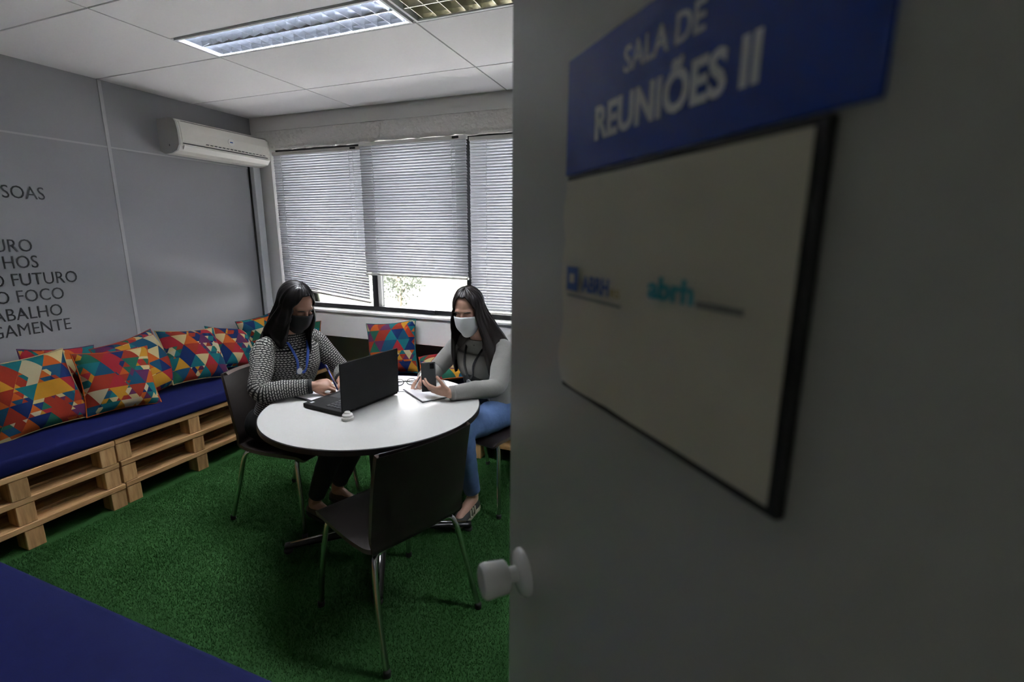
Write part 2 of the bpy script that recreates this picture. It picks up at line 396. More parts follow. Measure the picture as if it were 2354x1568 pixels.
# rough plaster lintel with a hand-trowelled uneven lower edge
nx = 120; V, F = [], []
for i in range(nx + 1):
    x = XL + (XR - XL) * i / nx; e = WZ1 + .004 + .005 * math.sin(i * 1.7) * math.sin(i * .37 + 1) + random.uniform(-.003, .003)
    for k_ in range(6):
        t = k_ / 5; z = e * (1 - t) + 2.392 * t; V.append((x, .006 - .004 * math.sin(i * .9 + k_ * 2.1) * (1 if 0 < k_ < 5 else 0) + random.uniform(-.003, .003), z))
    V.append((x, .2, e))
for i in range(nx):
    a = i * 7; b = a + 7
    F += [(a + k_, b + k_, b + k_ + 1, a + k_ + 1) for k_ in range(5)] + [(a + 6, b + 6, b, a)]
mk('rough_lintel', V, F, 'rough_plaster', wb, True)
wbox('corner_pier', (XL, WX0, YB + .03, 3.5, .70, 2.392), 'sill_paint')
wbox('pier', (WX1, XR, YB + .03, 3.5, .70, 2.392), 'plaster')
wbox('sill_panel', (XL, XR, YB + .005, 3.5, .70, .912), 'sill_paint', .004)
wbox('sill_ledge', (XL, XR, YB - .012, 3.5, .912, .932), 'sill_paint', .004)
wbox('lower_wall', (XL, XR, 3.44, 3.5, 0, .70), 'low_wall')
# other walls and corridor
wf = tag(empty('wall_front', (0, 0, 0)), kind='structure')
box('wall_section', (XL, -.56, -.06, YF, 0, 2.66), 'dark_wall', wf); box('wall_section', (.32, XR, -.06, YF, 0, 2.66), 'dark_wall', wf); box('wall_header', (-.56, .32, -.06, YF, 2.12, 2.66), 'wall', wf)
tag(box('wall_right', (XR, XR + .1, -.1, 3.6, 0, 2.66), 'dark_wall'), kind='structure')
wc = tag(empty('wall_corridor', (0, 0, 0)), kind='structure')
box('wall_section', (-2.0, 2.0, -1.7, -1.6, 0, 2.66), 'dark_wall', wc); box('wall_section', (-2.1, -2.0, -1.7, -.06, 0, 2.66), 'dark_wall', wc); box('wall_section', (2.0, 2.1, -1.7, -.06, 0, 2.66), 'dark_wall', wc)
# slim duct in the corner below the air conditioner
du = tag(empty('corner_duct', (-3.6, 3.2, .5)), 'slim white vertical duct in the corner under the air conditioner', 'duct')
box('duct_cover', (-.045, .012, -.012, .055, 0.01, 1.612), 'duct', du, .004); box('painted_gap_shadow', (-.045, -.028, -.018, -.012, .01, 1.612), 'ac_dark', du)  # the dark strip stands in for the shadow line beside the duct

# windows
def window(name, x0, x1, mulls, handle):
    r = tag(empty(name, (x0, 3.36, WZ0)), kind='structure'); W, Hh = x1 - x0, WZ1 - WZ0
    box('bottom_rail', (0, W, -.03, .05, 0, .036), 'black_alu', r, .003); box('top_rail', (0, W, -.03, .05, Hh - .03, Hh), 'black_alu', r, .003)
    xs = [0.015] + [m - x0 for m in mulls] + [W - .015]
    for i, x in enumerate(xs):
        h = .027 if 0 < i < len(xs) - 1 else .015
        box('mullion', (x - h, x + h, -.035, .05, .036, Hh - .03), 'black_alu', r, .003)
    for a, b in zip(xs[:-1], xs[1:]):
        box('pane', (a + .035, b - .035, .008, .012, .036, Hh - .03), 'glass', r)
    if handle:
        h = box('handle_plate', (handle - x0 - .045, handle - x0 + .045, -.045, -.03, .012, .030), 'black_alu', r, .003)
        box('handle_lever', (handle - x0 - .016, handle - x0 + .05, -.066, -.045, .022, .040), 'black_alu', h, .004)
    return r
window('window_1', WX0, WX1, [-2.52, -1.645], -2.0)

# blinds: every slat is a part
def slat_mesh(L):
    V, F = [], []; n = 5; wdt = .0255
    for s in (0, 1):
        for i in range(n):
            t = i / (n - 1) - .5; y = t * wdt; z = -.0050 * (1 - 4 * t * t) + (.0005 if s else 0)
            V += [(-L / 2, y, z), (L / 2, y, z)]
    o = n * 2
    for i in range(n - 1):
        a = i * 2; F += [(a, a + 1, a + 3, a + 2), (o + a, o + a + 2, o + a + 3, o + a + 1)]
    F += [(0, o, o + 1, 1), (o - 2, o - 1, 2 * o - 1, 2 * o - 2), (0, 2, 4, 6, 8, o + 8, o + 6, o + 4, o + 2, o), (1, o + 1, o + 3, o + 5, o + 7, o + 9, 9, 7, 5, 3)]
    m_ = bpy.data.meshes.new('slat'); m_.from_pydata(V, [], F); m_.materials.append(M['slat']); m_.polygons.foreach_set('use_smooth', [True] * len(m_.polygons)); return m_
def blind(label, x0, x1, y, zt, zb_l, zb_r, tilt, cords, wander, group):
    L = x1 - x0; xc = (x0 + x1) / 2; r = tag(empty('venetian_blind', (xc, y, WZ0)), label, 'blind', group)
    z0 = zt - WZ0; box('head_rail', (-L / 2, L / 2, -.014, .014, z0 - .026, z0), 'white_plastic', r, .002)
    me_ = slat_mesh(L - .006); zb = (zb_l + zb_r) / 2 - WZ0; pitch = .0203; n = int((z0 - .031 - zb - .014) / pitch) + 1; dz_ = zb_r - zb_l
    for k_ in range(n):
        z = z0 - .031 - k_ * pitch; t = max(0., (k_ / n - .45) / .55); sl = dz_ * t * t
        o = mesh_obj('slat', me_, r); o.location = (random.uniform(-.0015, .0015), 0, z + sl * .0)
        o.rotation_euler = (math.radians(tilt(k_ / n) + random.uniform(-2, 2)), -math.atan2(sl, L) if True else 0, random.uniform(-.001, .001))
    br = box('bottom_rail', (-L / 2, L / 2, -.012, .012, -.008, .008), 'white_plastic', r, .003); br.location = (0, 0, zb); br.rotation_euler = (0, -math.atan2(dz_, L), 0)
    for c in cords:
        for yy in (-.0135, .0135): tube('ladder_cord', [(c * L - L / 2, yy, z0 - .026), (c * L - L / 2, yy, zb + dz_ * (c - .5))], .0015, 'cord', r, 5)
    if wander:
        cl = box('cord_lock', (L / 2 - .11, L / 2 - .06, -.019, -.012, z0 - .018, z0 - .004), 'black_alu', r)
        tube('pull_cord', [(L / 2 - .085, -.02, z0 - .02), (L / 2 - .083, -.021, z0 - .5), (L / 2 - .084, -.02, z0 - .78)], .0013, 'cord', r, 5)
    return r
BG = 'venetian blinds along the window'
blind('white venetian blind beside the corner duct, its bottom rail hanging crooked', -3.472, -2.550, 3.30, 2.232, 1.105, 1.008, lambda t: -59, (.10, .86), True, BG)
blind('white venetian blind in the middle, raised higher than both of its neighbours', -2.556, -1.630, 3.272, 2.249, 1.245, 1.238, lambda t: -62 if .2 < t < .55 else -58, (.13, .87), True, BG)
blind('white venetian blind next to the open door, lowered to the sill', -1.622, -.66, 3.30, 2.238, .985, .985, lambda t: -57, (.14, .86), False, BG)

# ------------------------------------------------------------------ ceiling luminaires
def luminaire(name, x0, label, lit):
    r = tag(empty(name, (x0 + .01, LY0 + .01, 2.5)), label, 'ceiling light', 'louvred luminaires in the ceiling'); L, Wd = 1.23, .25
    rf = 'reflector' if lit else 'reflector_dull'
    V, F = join_vf([box_vf(0, L, 0, .012, -.004, .02), box_vf(0, L, Wd - .012, Wd, -.004, .02), box_vf(0, .012, .012, Wd - .012, -.004, .02), box_vf(L - .012, L, .012, Wd - .012, -.004, .02)])
    mk('frame', V, F, 'fix_white', r)
    V, F = join_vf([box_vf(0, L, 0, Wd, .105, .11), box_vf(0, L, 0, .004, .02, .105), box_vf(0, L, Wd - .004, Wd, .02, .105), box_vf(0, .004, .004, Wd - .004, .02, .105), box_vf(L - .004, L, .004, Wd - .004, .02, .105)])
    mk('housing', V, F, 'fix_white', r)
    # parabolic side reflectors and the centre spine
    def trough(name_, pts):
        V = [(x, y, z) for x in (.014, L - .014) for (y, z) in pts]; n = len(pts)
        mk(name_, V, [(i, (i + 1) % n, (i + 1) % n + n, i + n) for i in range(n)] + [tuple(range(n)), tuple(range(2 * n - 1, n - 1, -1))], rf, r)
    trough('side_reflector', [(.005, .002), (.013, .002), (.017, .02), (.026, .045), (.005, .045)])
    trough('side_reflector', [(Wd - .005, .002), (Wd - .005, .045), (Wd - .026, .045), (Wd - .017, .02), (Wd - .013, .002)])
    trough('centre_spine', [(Wd / 2 - .002, .002), (Wd / 2 + .002, .002), (Wd / 2 + .016, .045), (Wd / 2 - .016, .045)])
    nbld = 17
    for k_ in range(nbld):
        x = .04 + (L - .08) * k_ / (nbld - 1)
        for (a, b) in ((.015, Wd / 2 - .003), (Wd / 2 + .003, Wd - .015)):
            V = [(x - .001, a, .003), (x + .001, a, .003), (x + .001, b, .003), (x - .001, b, .003), (x - .006, a + .008, .044), (x + .006, a + .008, .044), (x + .006, b - .008, .044), (x - .006, b - .008, .044)]
            mk('cross_blade', V, box_vf(0, 1, 0, 1, 0, 1)[1], 'blade_alu' if lit else rf, r)
    for yy in (.068, Wd - .068):
        tube('tube', [(.03, yy, .062), (L - .03, yy, .062)], .013, 'tube' if lit else 'lamp_off', r, 14)
luminaire('ceiling_light', gx[1], 'lit louvred fluorescent luminaire in the ceiling, left of the other one', True)
luminaire('ceiling_light', gx[3], 'added lit louvred luminaire in the ceiling, unseen behind the open door, brightening the room', True)  # extra lit fixture, added out of view to brighten the interior
luminaire('ceiling_light', gx[2], 'unlit yellowish louvred luminaire in the ceiling, partly behind the door', False)

# ------------------------------------------------------------------ air conditioner
ac = tag(empty('air_conditioner', (XL, 2.47, 2.105)), 'white split air conditioner mounted high on the left wall', 'air conditioner')
prof = [(.0, .02), (.0, .235), (.13, .235), (.165, .228), (.185, .205), (.197, .15), (.20, .09), (.196, .055), (.17, .02), (.12, .004), (.05, 0.)]
def extr(name, pr, y0, y1, mat, parent, bev=False):
    V = [(x, y, z) for y in (y0, y1) for (x, z) in pr]; n = len(pr)
    o = mk(name, V, [tuple(range(n)), tuple(range(2 * n - 1, n - 1, -1))] + [(i, i + n, (i + 1) % n + n, (i + 1) % n) for i in range(n)], mat, parent); return o
extr('casing', prof, .012, .758, 'ac_plastic', ac)
extr('end_cap', [(x * 1.005, z) for x, z in prof], 0, .012, 'ac_side', ac); extr('end_cap', [(x * 1.005, z) for x, z in prof], .758, .77, 'ac_plastic', ac)
extr('front_panel', [(.180, .212), (.186, .214), (.200, .155), (.204, .095), (.201, .078), (.196, .08), (.199, .095), (.194, .155)], .025, .748, 'ac_plastic', ac)
box('intake_slot', (.165, .1865, .04, .745, .213, .2165), 'ac_dark', ac)
box('outlet_slot', (.185, .2005, .03, .745, .066, .071), 'ac_dark', ac); extr('air_flap', [(.200, .064), (.203, .05), (.188, .028), (.184, .03)], .035, .742, 'ac_plastic', ac)
for k_ in range(16): box('vent_mark', (.198, .2055, .20 + .033 * k_, .222 + .033 * k_, .0825 - .0002 * k_, .088 - .0002 * k_), 'ac_dark', ac)
V, F = lathe_vf([(.0, 0), (.027, 0), (.027, .004), (.024, .0055), (.0, .0055)], 20); mk('emblem', xf(V, basis((0, 1, 0), (0, 0, 1), (1, 0, 0), (.2005, .41, .135)) ), F, 'white_plastic', ac)
box('emblem_bar', (.2055, .2068, .398, .422, .131, .139), 'logo_blue', ac); box('sensor_window', (.10, .104, -.002, .0, .05, .062), 'ac_dark', ac)

# ------------------------------------------------------------------ wall lettering (only what the photograph shows)
for s, y, z in (('SOAS', 1.757, 1.745), ('URO', 1.653, 1.449), ('HOS', 1.665, 1.356), ('O FUTURO', 1.844, 1.257), ('O FOCO', 1.761, 1.162), ('ABALHO', 1.737, 1.063), ('GAMENTE', 1.765, .971)):
    me = text_mesh(s, .071, basis((0, 1, 0), (0, 0, 1), (1, 0, 0), (0, 0, 0)), .002, .81, -.006, 'RIGHT')
    o = mesh_obj('wall_lettering', me); o.location = (XL + .0015, y, z)
    tag(o, 'dark painted wall lettering reading %s on the grey wall' % s, 'lettering', 'lines of text on the left wall')

# ------------------------------------------------------------------ door, knob, sign, paper
DS = 1.12
K = Vector((-.194 * DS, .547 * DS, CAM_H + (1.102 - CAM_H) * DS)); dd = Vector((-.663, .749, 0)).normalized(); nn = Vector((-dd.y, dd.x, 0)); ex = -dd
rz = math.atan2(ex.y, ex.x)
dr = tag(empty('door_1', (K.x, K.y, 0), rz), kind='structure')     # local x = toward hinge, local -y = out of the face we see
o = box('door_leaf', (-.065, .735, 0, .035, .012, 2.1), 'door', dr, .002)
Bk = basis((1, 0, 0), (0, 0, 1), (0, -1, 0), (0, 0, K.z))
kb = empty('knob'); kb.parent = dr
def lk(name, prof_, mat):
    V, F = lathe_vf(prof_, 36); o = mk(name, xf(V, Bk), F, mat, kb); autosmooth(o, 40)
lk('rosette', [(0, 0), (.036, 0), (.036, .004), (.031, .010), (.016, .013), (0, .013)], 'knob')
lk('neck', [(0, .013), (.0125, .013), (.0115, .028), (0, .028)], 'knob')
lk('grip', [(0, .028), (.022, .028), (.0245, .031), (.0265, .060), (.0255, .065), (.022, .068), (0, .068)], 'knob')
for z in (.25, 1.05, 1.85): tube('hinge', [(.742, .006, z - .04), (.742, .006, z + .04)], .006, 'steel', dr, 10)
fr_ = tag(empty('trim_1', (0, 0, 0)), kind='structure')
box('jamb', (.29, .32, -.065, .065, 0, 2.12), 'door_edge', fr_); box('jamb', (-.56, -.53, -.065, .065, 0, 2.12), 'door_edge', fr_); box('head_jamb', (-.53, .29, -.065, .065, 2.105, 2.12), 'door_edge', fr_)
def dz(z): return CAM_H + (z - CAM_H) * DS
def Bd(sx_, z, out): # basis in door-local space
    return basis((1, 0, 0), (0, 0, 1), (0, -1, 0), (sx_, -out, z))
sg = tag(empty('door_sign', (K.x, K.y, 0), rz), 'blue door sign with white letters naming a meeting room', 'sign')
box('sign_plate', (.102 * DS, .389 * DS, -.004, 0, dz(1.6065), dz(1.706)), 'sign_blue', sg, .0006, 1)
def stext(name, s, x0, x1, z0, h, mat, root, out, bold):
    me = text_mesh(s, h, Matrix.Identity(4), .0006, 1., bold, 'LEFT', mat)
    co = np.zeros(len(me.vertices) * 3); me.vertices.foreach_get('co', co); co = co.reshape(-1, 3); a, b = co[:, 0].min(), co[:, 0].max()
    me.transform(Bd(x0, z0, out) @ Matrix.Diagonal(((x1 - x0) / (b - a), 1, 1, 1)) @ Matrix.Translation((-a, 0, 0)))
    return mesh_obj(name, me, root)
stext('lettering', 'SALA DE', .196 * DS, .281 * DS, dz(1.6695), .0175 * DS, 'sign_text', sg, .0044, .012)
stext('lettering', 'REUNIÕES II', .156 * DS, .325 * DS, dz(1.630), .0245 * DS, 'sign_text', sg, .0044, .03)
pp = tag(empty('paper_holder', (K.x, K.y, 0), rz), 'cream paper sheet in a black-edged holder below the blue sign', 'notice')
px0, px1, pz0, pz1 = .114 * DS, .365 * DS, dz(1.409), dz(1.600)
box('backing', (px0 - .001, px1 + .006, -.0075, 0, pz0 - .0065, pz1 + .005), 'black_trim', pp, .0008, 1)
# the sheet bellies out of the holder a little
V, F = [], []; n1, n2 = 26, 18
for i in range(n1 + 1):
    for j in range(n2 + 1):
        u, v = i / n1, j / n2; wv = .0022 * math.sin(u * 9 + v * 4) * (1 - v) * math.exp(-2.5 * u) + .0012 * math.sin(v * 13) * math.exp(-6 * u)
        V.append((px0 + (px1 - px0) * u - (.0015 * math.sin(v * 17) if i == 0 else 0), -.0085 - abs(wv) * 2.2, pz0 + (pz1 - pz0) * v))
for i in range(n1):
    for j in range(n2): a = i * (n2 + 1) + j; F.append((a, a + n2 + 1, a + n2 + 2, a + 1))
mk('sheet', V, F, 'paper_cream', pp, True)
LO = .0135
def flatbox(name, x0, x1, z0, z1, mat, d=.0006): return box(name, (x0 * DS, x1 * DS, -LO - d, -LO, dz(z0), dz(z1)), mat, pp)
flatbox('logo_square', .129, .150, 1.502, 1.5235, 'logo_blue'); flatbox('logo_square_mark', .135, .144, 1.509, 1.517, 'paper_cream', .0009)
stext('logo_text', 'ABRH', .158 * DS, .202 * DS, dz(1.5035), .0135 * DS, 'logo_blue', pp, LO, .02)
stext('logo_text', 'RS', .205 * DS, .218 * DS, dz(1.5035), .0065 * DS, 'logo_yellow', pp, LO, .0)
flatbox('logo_underline', .131, .221, 1.4965, 1.4985, 'logo_grey')
stext('logo_text', 'abrh', .254 * DS, .300 * DS, dz(1.5095), .0145 * DS, 'logo_teal', pp, LO, .03)
for k_ in range(9): flatbox('logo_small_print', .303 + k_ * .0042, .3062 + k_ * .0042, 1.5085, 1.5125, 'logo_grey')

# ------------------------------------------------------------------ pallets and bench pads
LAYER = .1365; BT = .030; BLK = LAYER - BT
def pallet(loc, length, depth, along_y, label, group):
    r = tag(empty('pallet', loc), label, 'pallet', group); wm = 'wood_y' if along_y else 'wood_x'
    def bx(name, a0, a1, d0, d1, z0, z1, mat):   # a along the length, d depth from the front
        if along_y: b = (-d1, -d0, a0, a1, z0, z1)
        else: b = (a0, a1, d0, d1, z0, z1)
        return box(name, b, mat, r, .0025, 1)
    nbd = 5; bw = .095
    for k_ in range(nbd):
        d0 = (depth - bw) * k_ / (nbd - 1); bx('deck_board', .002, length - .002, d0, d0 + bw, BLK, LAYER, wm)
    for a in (0.004, length / 2 - .0375, length - .079):
        for d in (.004, depth / 2 - .045, depth - .094): bx('block', a, a + .075, d, d + .09, .001, BLK - .0005, 'wood_end')
    return r
GP = 'wooden pallets stacked as the left bench'
names = ['nearest the camera', 'in the middle of the bench', 'in the corner by the window']; lay = ['lowest', 'middle', 'top']
for i, (y0, ln) in enumerate(((.715, .85), (1.570, .93), (2.505, .90))):
    for k_ in range(3):
        pallet((-3.02 - (.004, .0, .006)[k_] * (1 if i % 2 else -1), y0 + (.012, .0, -.008)[k_], k_ * LAYER), ln, .60, True, 'raw pine pallet of the left bench, %s layer, %s' % (lay[k_], names[i]), GP)
GF = 'wooden pallets stacked as the near bench'
for i, x0 in enumerate((-2.98, -1.80)):
    for k_ in range(3): pallet((x0, .09, k_ * LAYER), 1.17, .60, False, 'raw pine pallet under the near blue bench, %s layer, %s' % (lay[k_], 'end by the left wall' if i == 0 else 'end by the doorway'), GF)
GW = 'wooden pallets stacked as the window bench'
for i, x0 in enumerate((-2.38, -1.44)):
    for k_ in range(3): pallet((x0, 2.885, k_ * LAYER), .93, .545, False, 'raw pine pallet of the bench below the window, %s layer, %s' % (lay[k_], 'behind the laptop' if i == 0 else 'behind the woman in grey'), GW)
PZ = LAYER * 3 + .001
def pad(name, b, label):
    o = box(name, b, 'pad', None, .018, 3, True); return tag(o, label, 'bench pad')
pad('bench_pad', (-3.635, -3.012, .72, 3.425, PZ, PZ + .082), 'long navy blue foam pad on the pallet bench along the left wall')
pad('bench_pad', (-2.99, -.62, .075, .702, PZ, PZ + .082), 'navy blue foam pad in the near bottom left corner')
pad('bench_pad', (-2.40, -.50, 2.875, 3.43, PZ, PZ + .07), 'navy blue foam pad on the bench below the window')

# ------------------------------------------------------------------ throw pillows
def pillow(center, size, rot, label, thick=.075, seed=0):
    """rot = (lean back, yaw of the facing, roll); built in XY plane, then stood up"""
    n = 22; V, F, UV = [], [], []; rs = random.Random(seed)
    ph = [rs.uniform(0, 6) for _ in range(4)]
    for s in (1, -1):
        for i in range(n + 1):
            for j in range(n + 1):
                u, v = i / n * 2 - 1, j / n * 2 - 1
                px = .5 * size * u * (1 - .085 * (1 - v * v) * 1.0 * abs(u) ** 3); py = .5 * size * v * (1 - .085 * (1 - u * u) * abs(v) ** 3)
                t = max(0, (1 - abs(u) ** 2.6)) ** .55 * max(0, (1 - abs(v) ** 2.6)) ** .55
                z = s * thick * t * (1 + .10 * math.sin(3 * u + ph[0]) * math.sin(2.4 * v + ph[1])) + .006 * math.sin(6 * u + 3 * v + ph[2]) * t
                V.append((px, py, z)); UV.append((u * .5 * size / .42 * .9 + (0 if s > 0 else 3.3), v * .5 * size / .42 * .9))
        o = 0 if s > 0 else (n + 1) ** 2
        for i in range(n):
            for j in range(n):
                a = o + i * (n + 1) + j; q = (a, a + n + 1, a + n + 2, a + 1); F.append(q if s > 0 else q[::-1])
    o = mk('throw_pillow', V, F, 'tri', None, True, UV)
    lean, yaw, roll = rot
    # stand up: local y -> up, local z -> facing (+x for yaw 0); lean tips the top away from the facing
    Rm = Matrix.Rotation(yaw, 4, 'Z') @ Matrix.Rotation(-lean, 4, 'Y') @ basis((0, 1, 0), (0, 0, 1), (1, 0, 0), (0, 0, 0)) @ Matrix.Rotation(roll, 4, 'Z')
    o.matrix_world = Matrix.Translation(Vector(center) + Vector((0, 0, .012))) @ Rm
    P = []
    for k_ in range(64):
        a = k_ / 16
        s_ = int(a) % 4; t = (a - int(a)) * 2 - 1
        u, v = [(t, -1), (1, t), (-t, 1), (-1, -t)][s_]
        P.append((.5 * size * u * (1 - .085 * (1 - v * v) * abs(u) ** 3), .5 * size * v * (1 - .085 * (1 - u * u) * abs(v) ** 3), 0))
    V, F, _ = tube_vf(P + [P[0]], .0035, 6, cap=False); mk('seam', V, F, 'tri', o, True, [(0, 0)] * len(V))
    return tag(o, label, 'pillow', 'triangle print pillows')
D = math.radians; PT = PZ + .082
pillow((-3.37, 1.395, PT + .185), .43, (D(24), D(-4), D(3)), 'triangle print pillow nearest the camera, at the left edge of the photo', seed=1)
pillow((-3.50, 1.60, PT + .192), .40, (D(9), D(10), D(-9)), 'triangle print pillow whose dark corner peeks out behind the first two', .05, seed=9)
pillow((-3.285, 1.775, PT + .172), .385, (D(22), D(-8), D(-4)), 'triangle print pillow on the left bench, second from the left edge', seed=2)
pillow((-3.42, 1.99, PT + .190), .42, (D(26), D(6), D(8)), 'slumped triangle print pillow on the left bench, below the wall joint', seed=3)
pillow((-3.40, 2.345, PT + .190), .41, (D(30), D(-2), D(-7)), 'plump triangle print pillow left of the woman in black and white', .08, seed=4)
pillow((-3.47, 2.71, PT + .160), .36, (D(30), D(4), D(-14)), 'triangle print pillow half hidden behind the black chair', seed=5)
pillow((-3.50, 3.02, PT + .178), .38, (D(14), D(0), D(4)), 'triangle print pillow in the corner, behind the shoulder of the seated woman', seed=6)
pillow((-3.14, 3.14, PT + .165), .34, (D(10), D(-90), D(2)), 'triangle print pillow against the sill, right of the masked woman with black mask', .06, seed=7)
pillow((-2.235, 3.12, PT + .180), .42, (D(14), D(-80), D(7)), 'bright triangle print pillow leaning under the window, between the two women', .075, seed=8)
pillow((-1.79, 3.14, PT + .070), .38, (D(72), D(-80), D(20)), 'triangle print pillow lying flat on the window bench behind the phone', .06, seed=10)
pillow((-2.02, .27, PT + .190), .42, (D(14), D(90), D(5)), 'triangle print pillow on the near bench in the bottom left corner', seed=11)

# ------------------------------------------------------------------ chairs
def chair(loc, ang, label):
    r = tag(empty('shell_chair', (loc[0], loc[1], 0), ang), label, 'chair', 'black shell chairs around the table')
    # profile in (y forward, z up)
    prof_s = [(-.205, .447), (-.16, .436), (-.08, .433), (.0, .436), (.1, .443), (.17, .447), (.205, .440), (.222, .425)]
    prof_b = [(-.205, .447), (-.225, .460), (-.235, .49), (-.250, .56), (-.264, .65), (-.282, .75), (-.301, .835), (-.304, .845)]
    def shell(name, prof_, back):
        P2, _ = catmull([(a, b, 0) for a, b in prof_], [0] * len(prof_), 3); nu = 16; V, F, fm = [], [], []; th = .018
        P2 = [Vector((p[0], p[1])) for p in P2]; m = len(P2)
        for s in (0, 1):
            for i, p in enumerate(P2):
                t = (P2[min(i + 1, m - 1)] - P2[max(i - 1, 0)]).normalized(); nrm = Vector((-t.y, t.x))
                if back: nrm = -nrm
                f = i / (m - 1)
                hw = (.205 + .008 * math.sin(f * PI)) if back else (.208 + .010 * math.sin(f * PI))
                cr = 0
                if back and f > .9: hw -= .018 * ((f - .9) / .1) ** 2
                if not back and f > .88: hw -= .02 * ((f - .88) / .12) ** 2
                for j in range(nu + 1):
                    u = j / nu * 2 - 1; q = p - nrm * (th if s else 0)
                    if back: q = q + Vector((.036 * min(1, f * 3) * (abs(u) ** 2.2), -.004 * abs(u) ** 3 if f > .9 else 0))
                    else: q = q + Vector((0, .010 * abs(u) ** 2.5 * (1 - f)))
                    V.append((u * hw, q.x, q.y))
        N0 = m * (nu + 1)
        for i in range(m - 1):
            for j in range(nu):
                a = i * (nu + 1) + j; q = (a, a + 1, a + nu + 2, a + nu + 1); F += [q, tuple(k_ + N0 for k_ in q[::-1])]; fm += [0, 0]
        rim = [j for j in range(nu + 1)] + [i * (nu + 1) + nu for i in range(1, m)] + [(m - 1) * (nu + 1) + j for j in range(nu - 1, -1, -1)] + [i * (nu + 1) for i in range(m - 2, 0, -1)]
        for a, b in zip(rim, rim[1:] + rim[:1]): F.append((b, a, a + N0, b + N0)); fm.append(1)
        o = mk(name, V, F, None, r, False, None, False, ['chair', 'chair_edge'], fm); autosmooth(o, 50)
        bm = bmesh.new(); bm.from_mesh(o.data); bmesh.ops.recalc_face_normals(bm, faces=bm.faces[:]); bm.to_mesh(o.data); bm.free()
    shell('seat', prof_s, False); shell('backrest', prof_b, True)
    for sx_ in (-1, 1):
        for fy, fb, top in ((.15, .20, .412), (-.165, -.30, .405)):
            P, R_ = catmull([(sx_ * .10, fy, top), (sx_ * .165, fy + (0 if fy > 0 else -.012), top), (sx_ * .192, fy + (.008 if fy > 0 else -.036), top - .03), (sx_ * .212, (fy + fb) / 2 + (.008 if fy > 0 else -.012), .2), (sx_ * .225, fb, .012)], [.0115] * 5, 6)
            V, F, _ = tube_vf(P, R_, 10); lg = mk('leg', V, F, 'chrome', r, True)
            V, F = lathe_vf([(0, 0), (.014, 0), (.0145, .02), (.012, .026), (0, .026)], 12); mk('foot_cap', [(v[0] + sx_ * .225, v[1] + fb, v[2]) for v in V], F, 'rubber', lg, True)
    for fy, top in ((.15, .412), (-.165, .405)): tube('seat_rail', [(-.10, fy, top), (.10, fy, top)], .0115, 'chrome', r, 10)
    tube('side_rail', [(-.09, .15, .412), (-.09, -.165, .405)], .010, 'chrome', r, 8); tube('side_rail', [(.09, .15, .412), (.09, -.165, .405)], .010, 'chrome', r, 8)
    return r
chair((-1.135, 1.505), D(68.7), 'empty black shell chair in front of the table, its back to the camera')
chair((-2.03, 1.93), D(-88.5), 'black shell chair holding the woman in the black and white sweater')
chair((-1.13, 2.50), D(180 - 12.5), 'black shell chair holding the woman in the grey cardigan')

# ------------------------------------------------------------------ round table
TC = (-1.44, 1.845); TR = .512; TZ = .742
tb = tag(empty('round_table', (TC[0], TC[1], 0)), 'round white table with a black edge and four star feet', 'table')
V, F = lathe_vf([(0, TZ - .024), (TR - .004, TZ - .024), (TR - .002, TZ - .02), (TR - .002, TZ - .0006), (TR - .006, TZ), (0, TZ)], 96)
o = mk('table_top', V, F, 'table_top', tb); autosmooth(o, 30)
V, F = [], []; n = 96
pr = [(TR - .0025, TZ - .026), (TR + .002, TZ - .026), (TR + .0025, TZ - .003), (TR - .001, TZ - .0005), (TR - .0025, TZ - .002)]
for j in range(n):
    a = 2 * PI * j / n
    for q in pr: V.append((q[0] * math.cos(a), q[0] * math.sin(a), q[1]))
k5 = len(pr)
for j in range(n):
    for i in range(k5): F.append((j * k5 + i, ((j + 1) % n) * k5 + i, ((j + 1) % n) * k5 + (i + 1) % k5, j * k5 + (i + 1) % k5))
o = mk('edge_band', V, F, 'table_edge', tb); autosmooth(o, 40)
V, F = lathe_vf([(0, .05), (.038, .05), (.038, TZ - .06), (.10, TZ - .04), (.14, TZ - .026), (0, TZ - .026)], 24); o = mk('column', V, F, 'table_base', tb); autosmooth(o)
for k_, a in enumerate((34, 124, 214, 304)):
    a = D(a); c, s = math.cos(a), math.sin(a); P = [(.02 * c, .02 * s, .085), (.12 * c, .12 * s, .075), (.30 * c, .30 * s, .052), (.465 * c, .465 * s, .034)]
    Pc, Rc = catmull(P, [.034, .032, .027, .022], 5); V, F, _ = tube_vf(Pc, Rc, 10, .62); lg = mk('foot', V, F, 'table_base', tb, True)
    V, F = join_vf([tube_vf([(.13 * c, .13 * s, .0965), (.30 * c, .30 * s, .070), (.44 * c, .44 * s, .0495)], [.010, .009, .008], 8, .35)[:2]]); mk('chrome_strip', V, F, 'chrome', lg, True)
    V, F = lathe_vf([(0, 0), (.02, 0), (.022, .012), (.014, .018), (0, .018)], 14); mk('glide', [(v[0] + .452 * c, v[1] + .452 * s, v[2]) for v in V], F, 'rubber', lg, True)

# ------------------------------------------------------------------ things on the table
Z0 = TZ + .0008
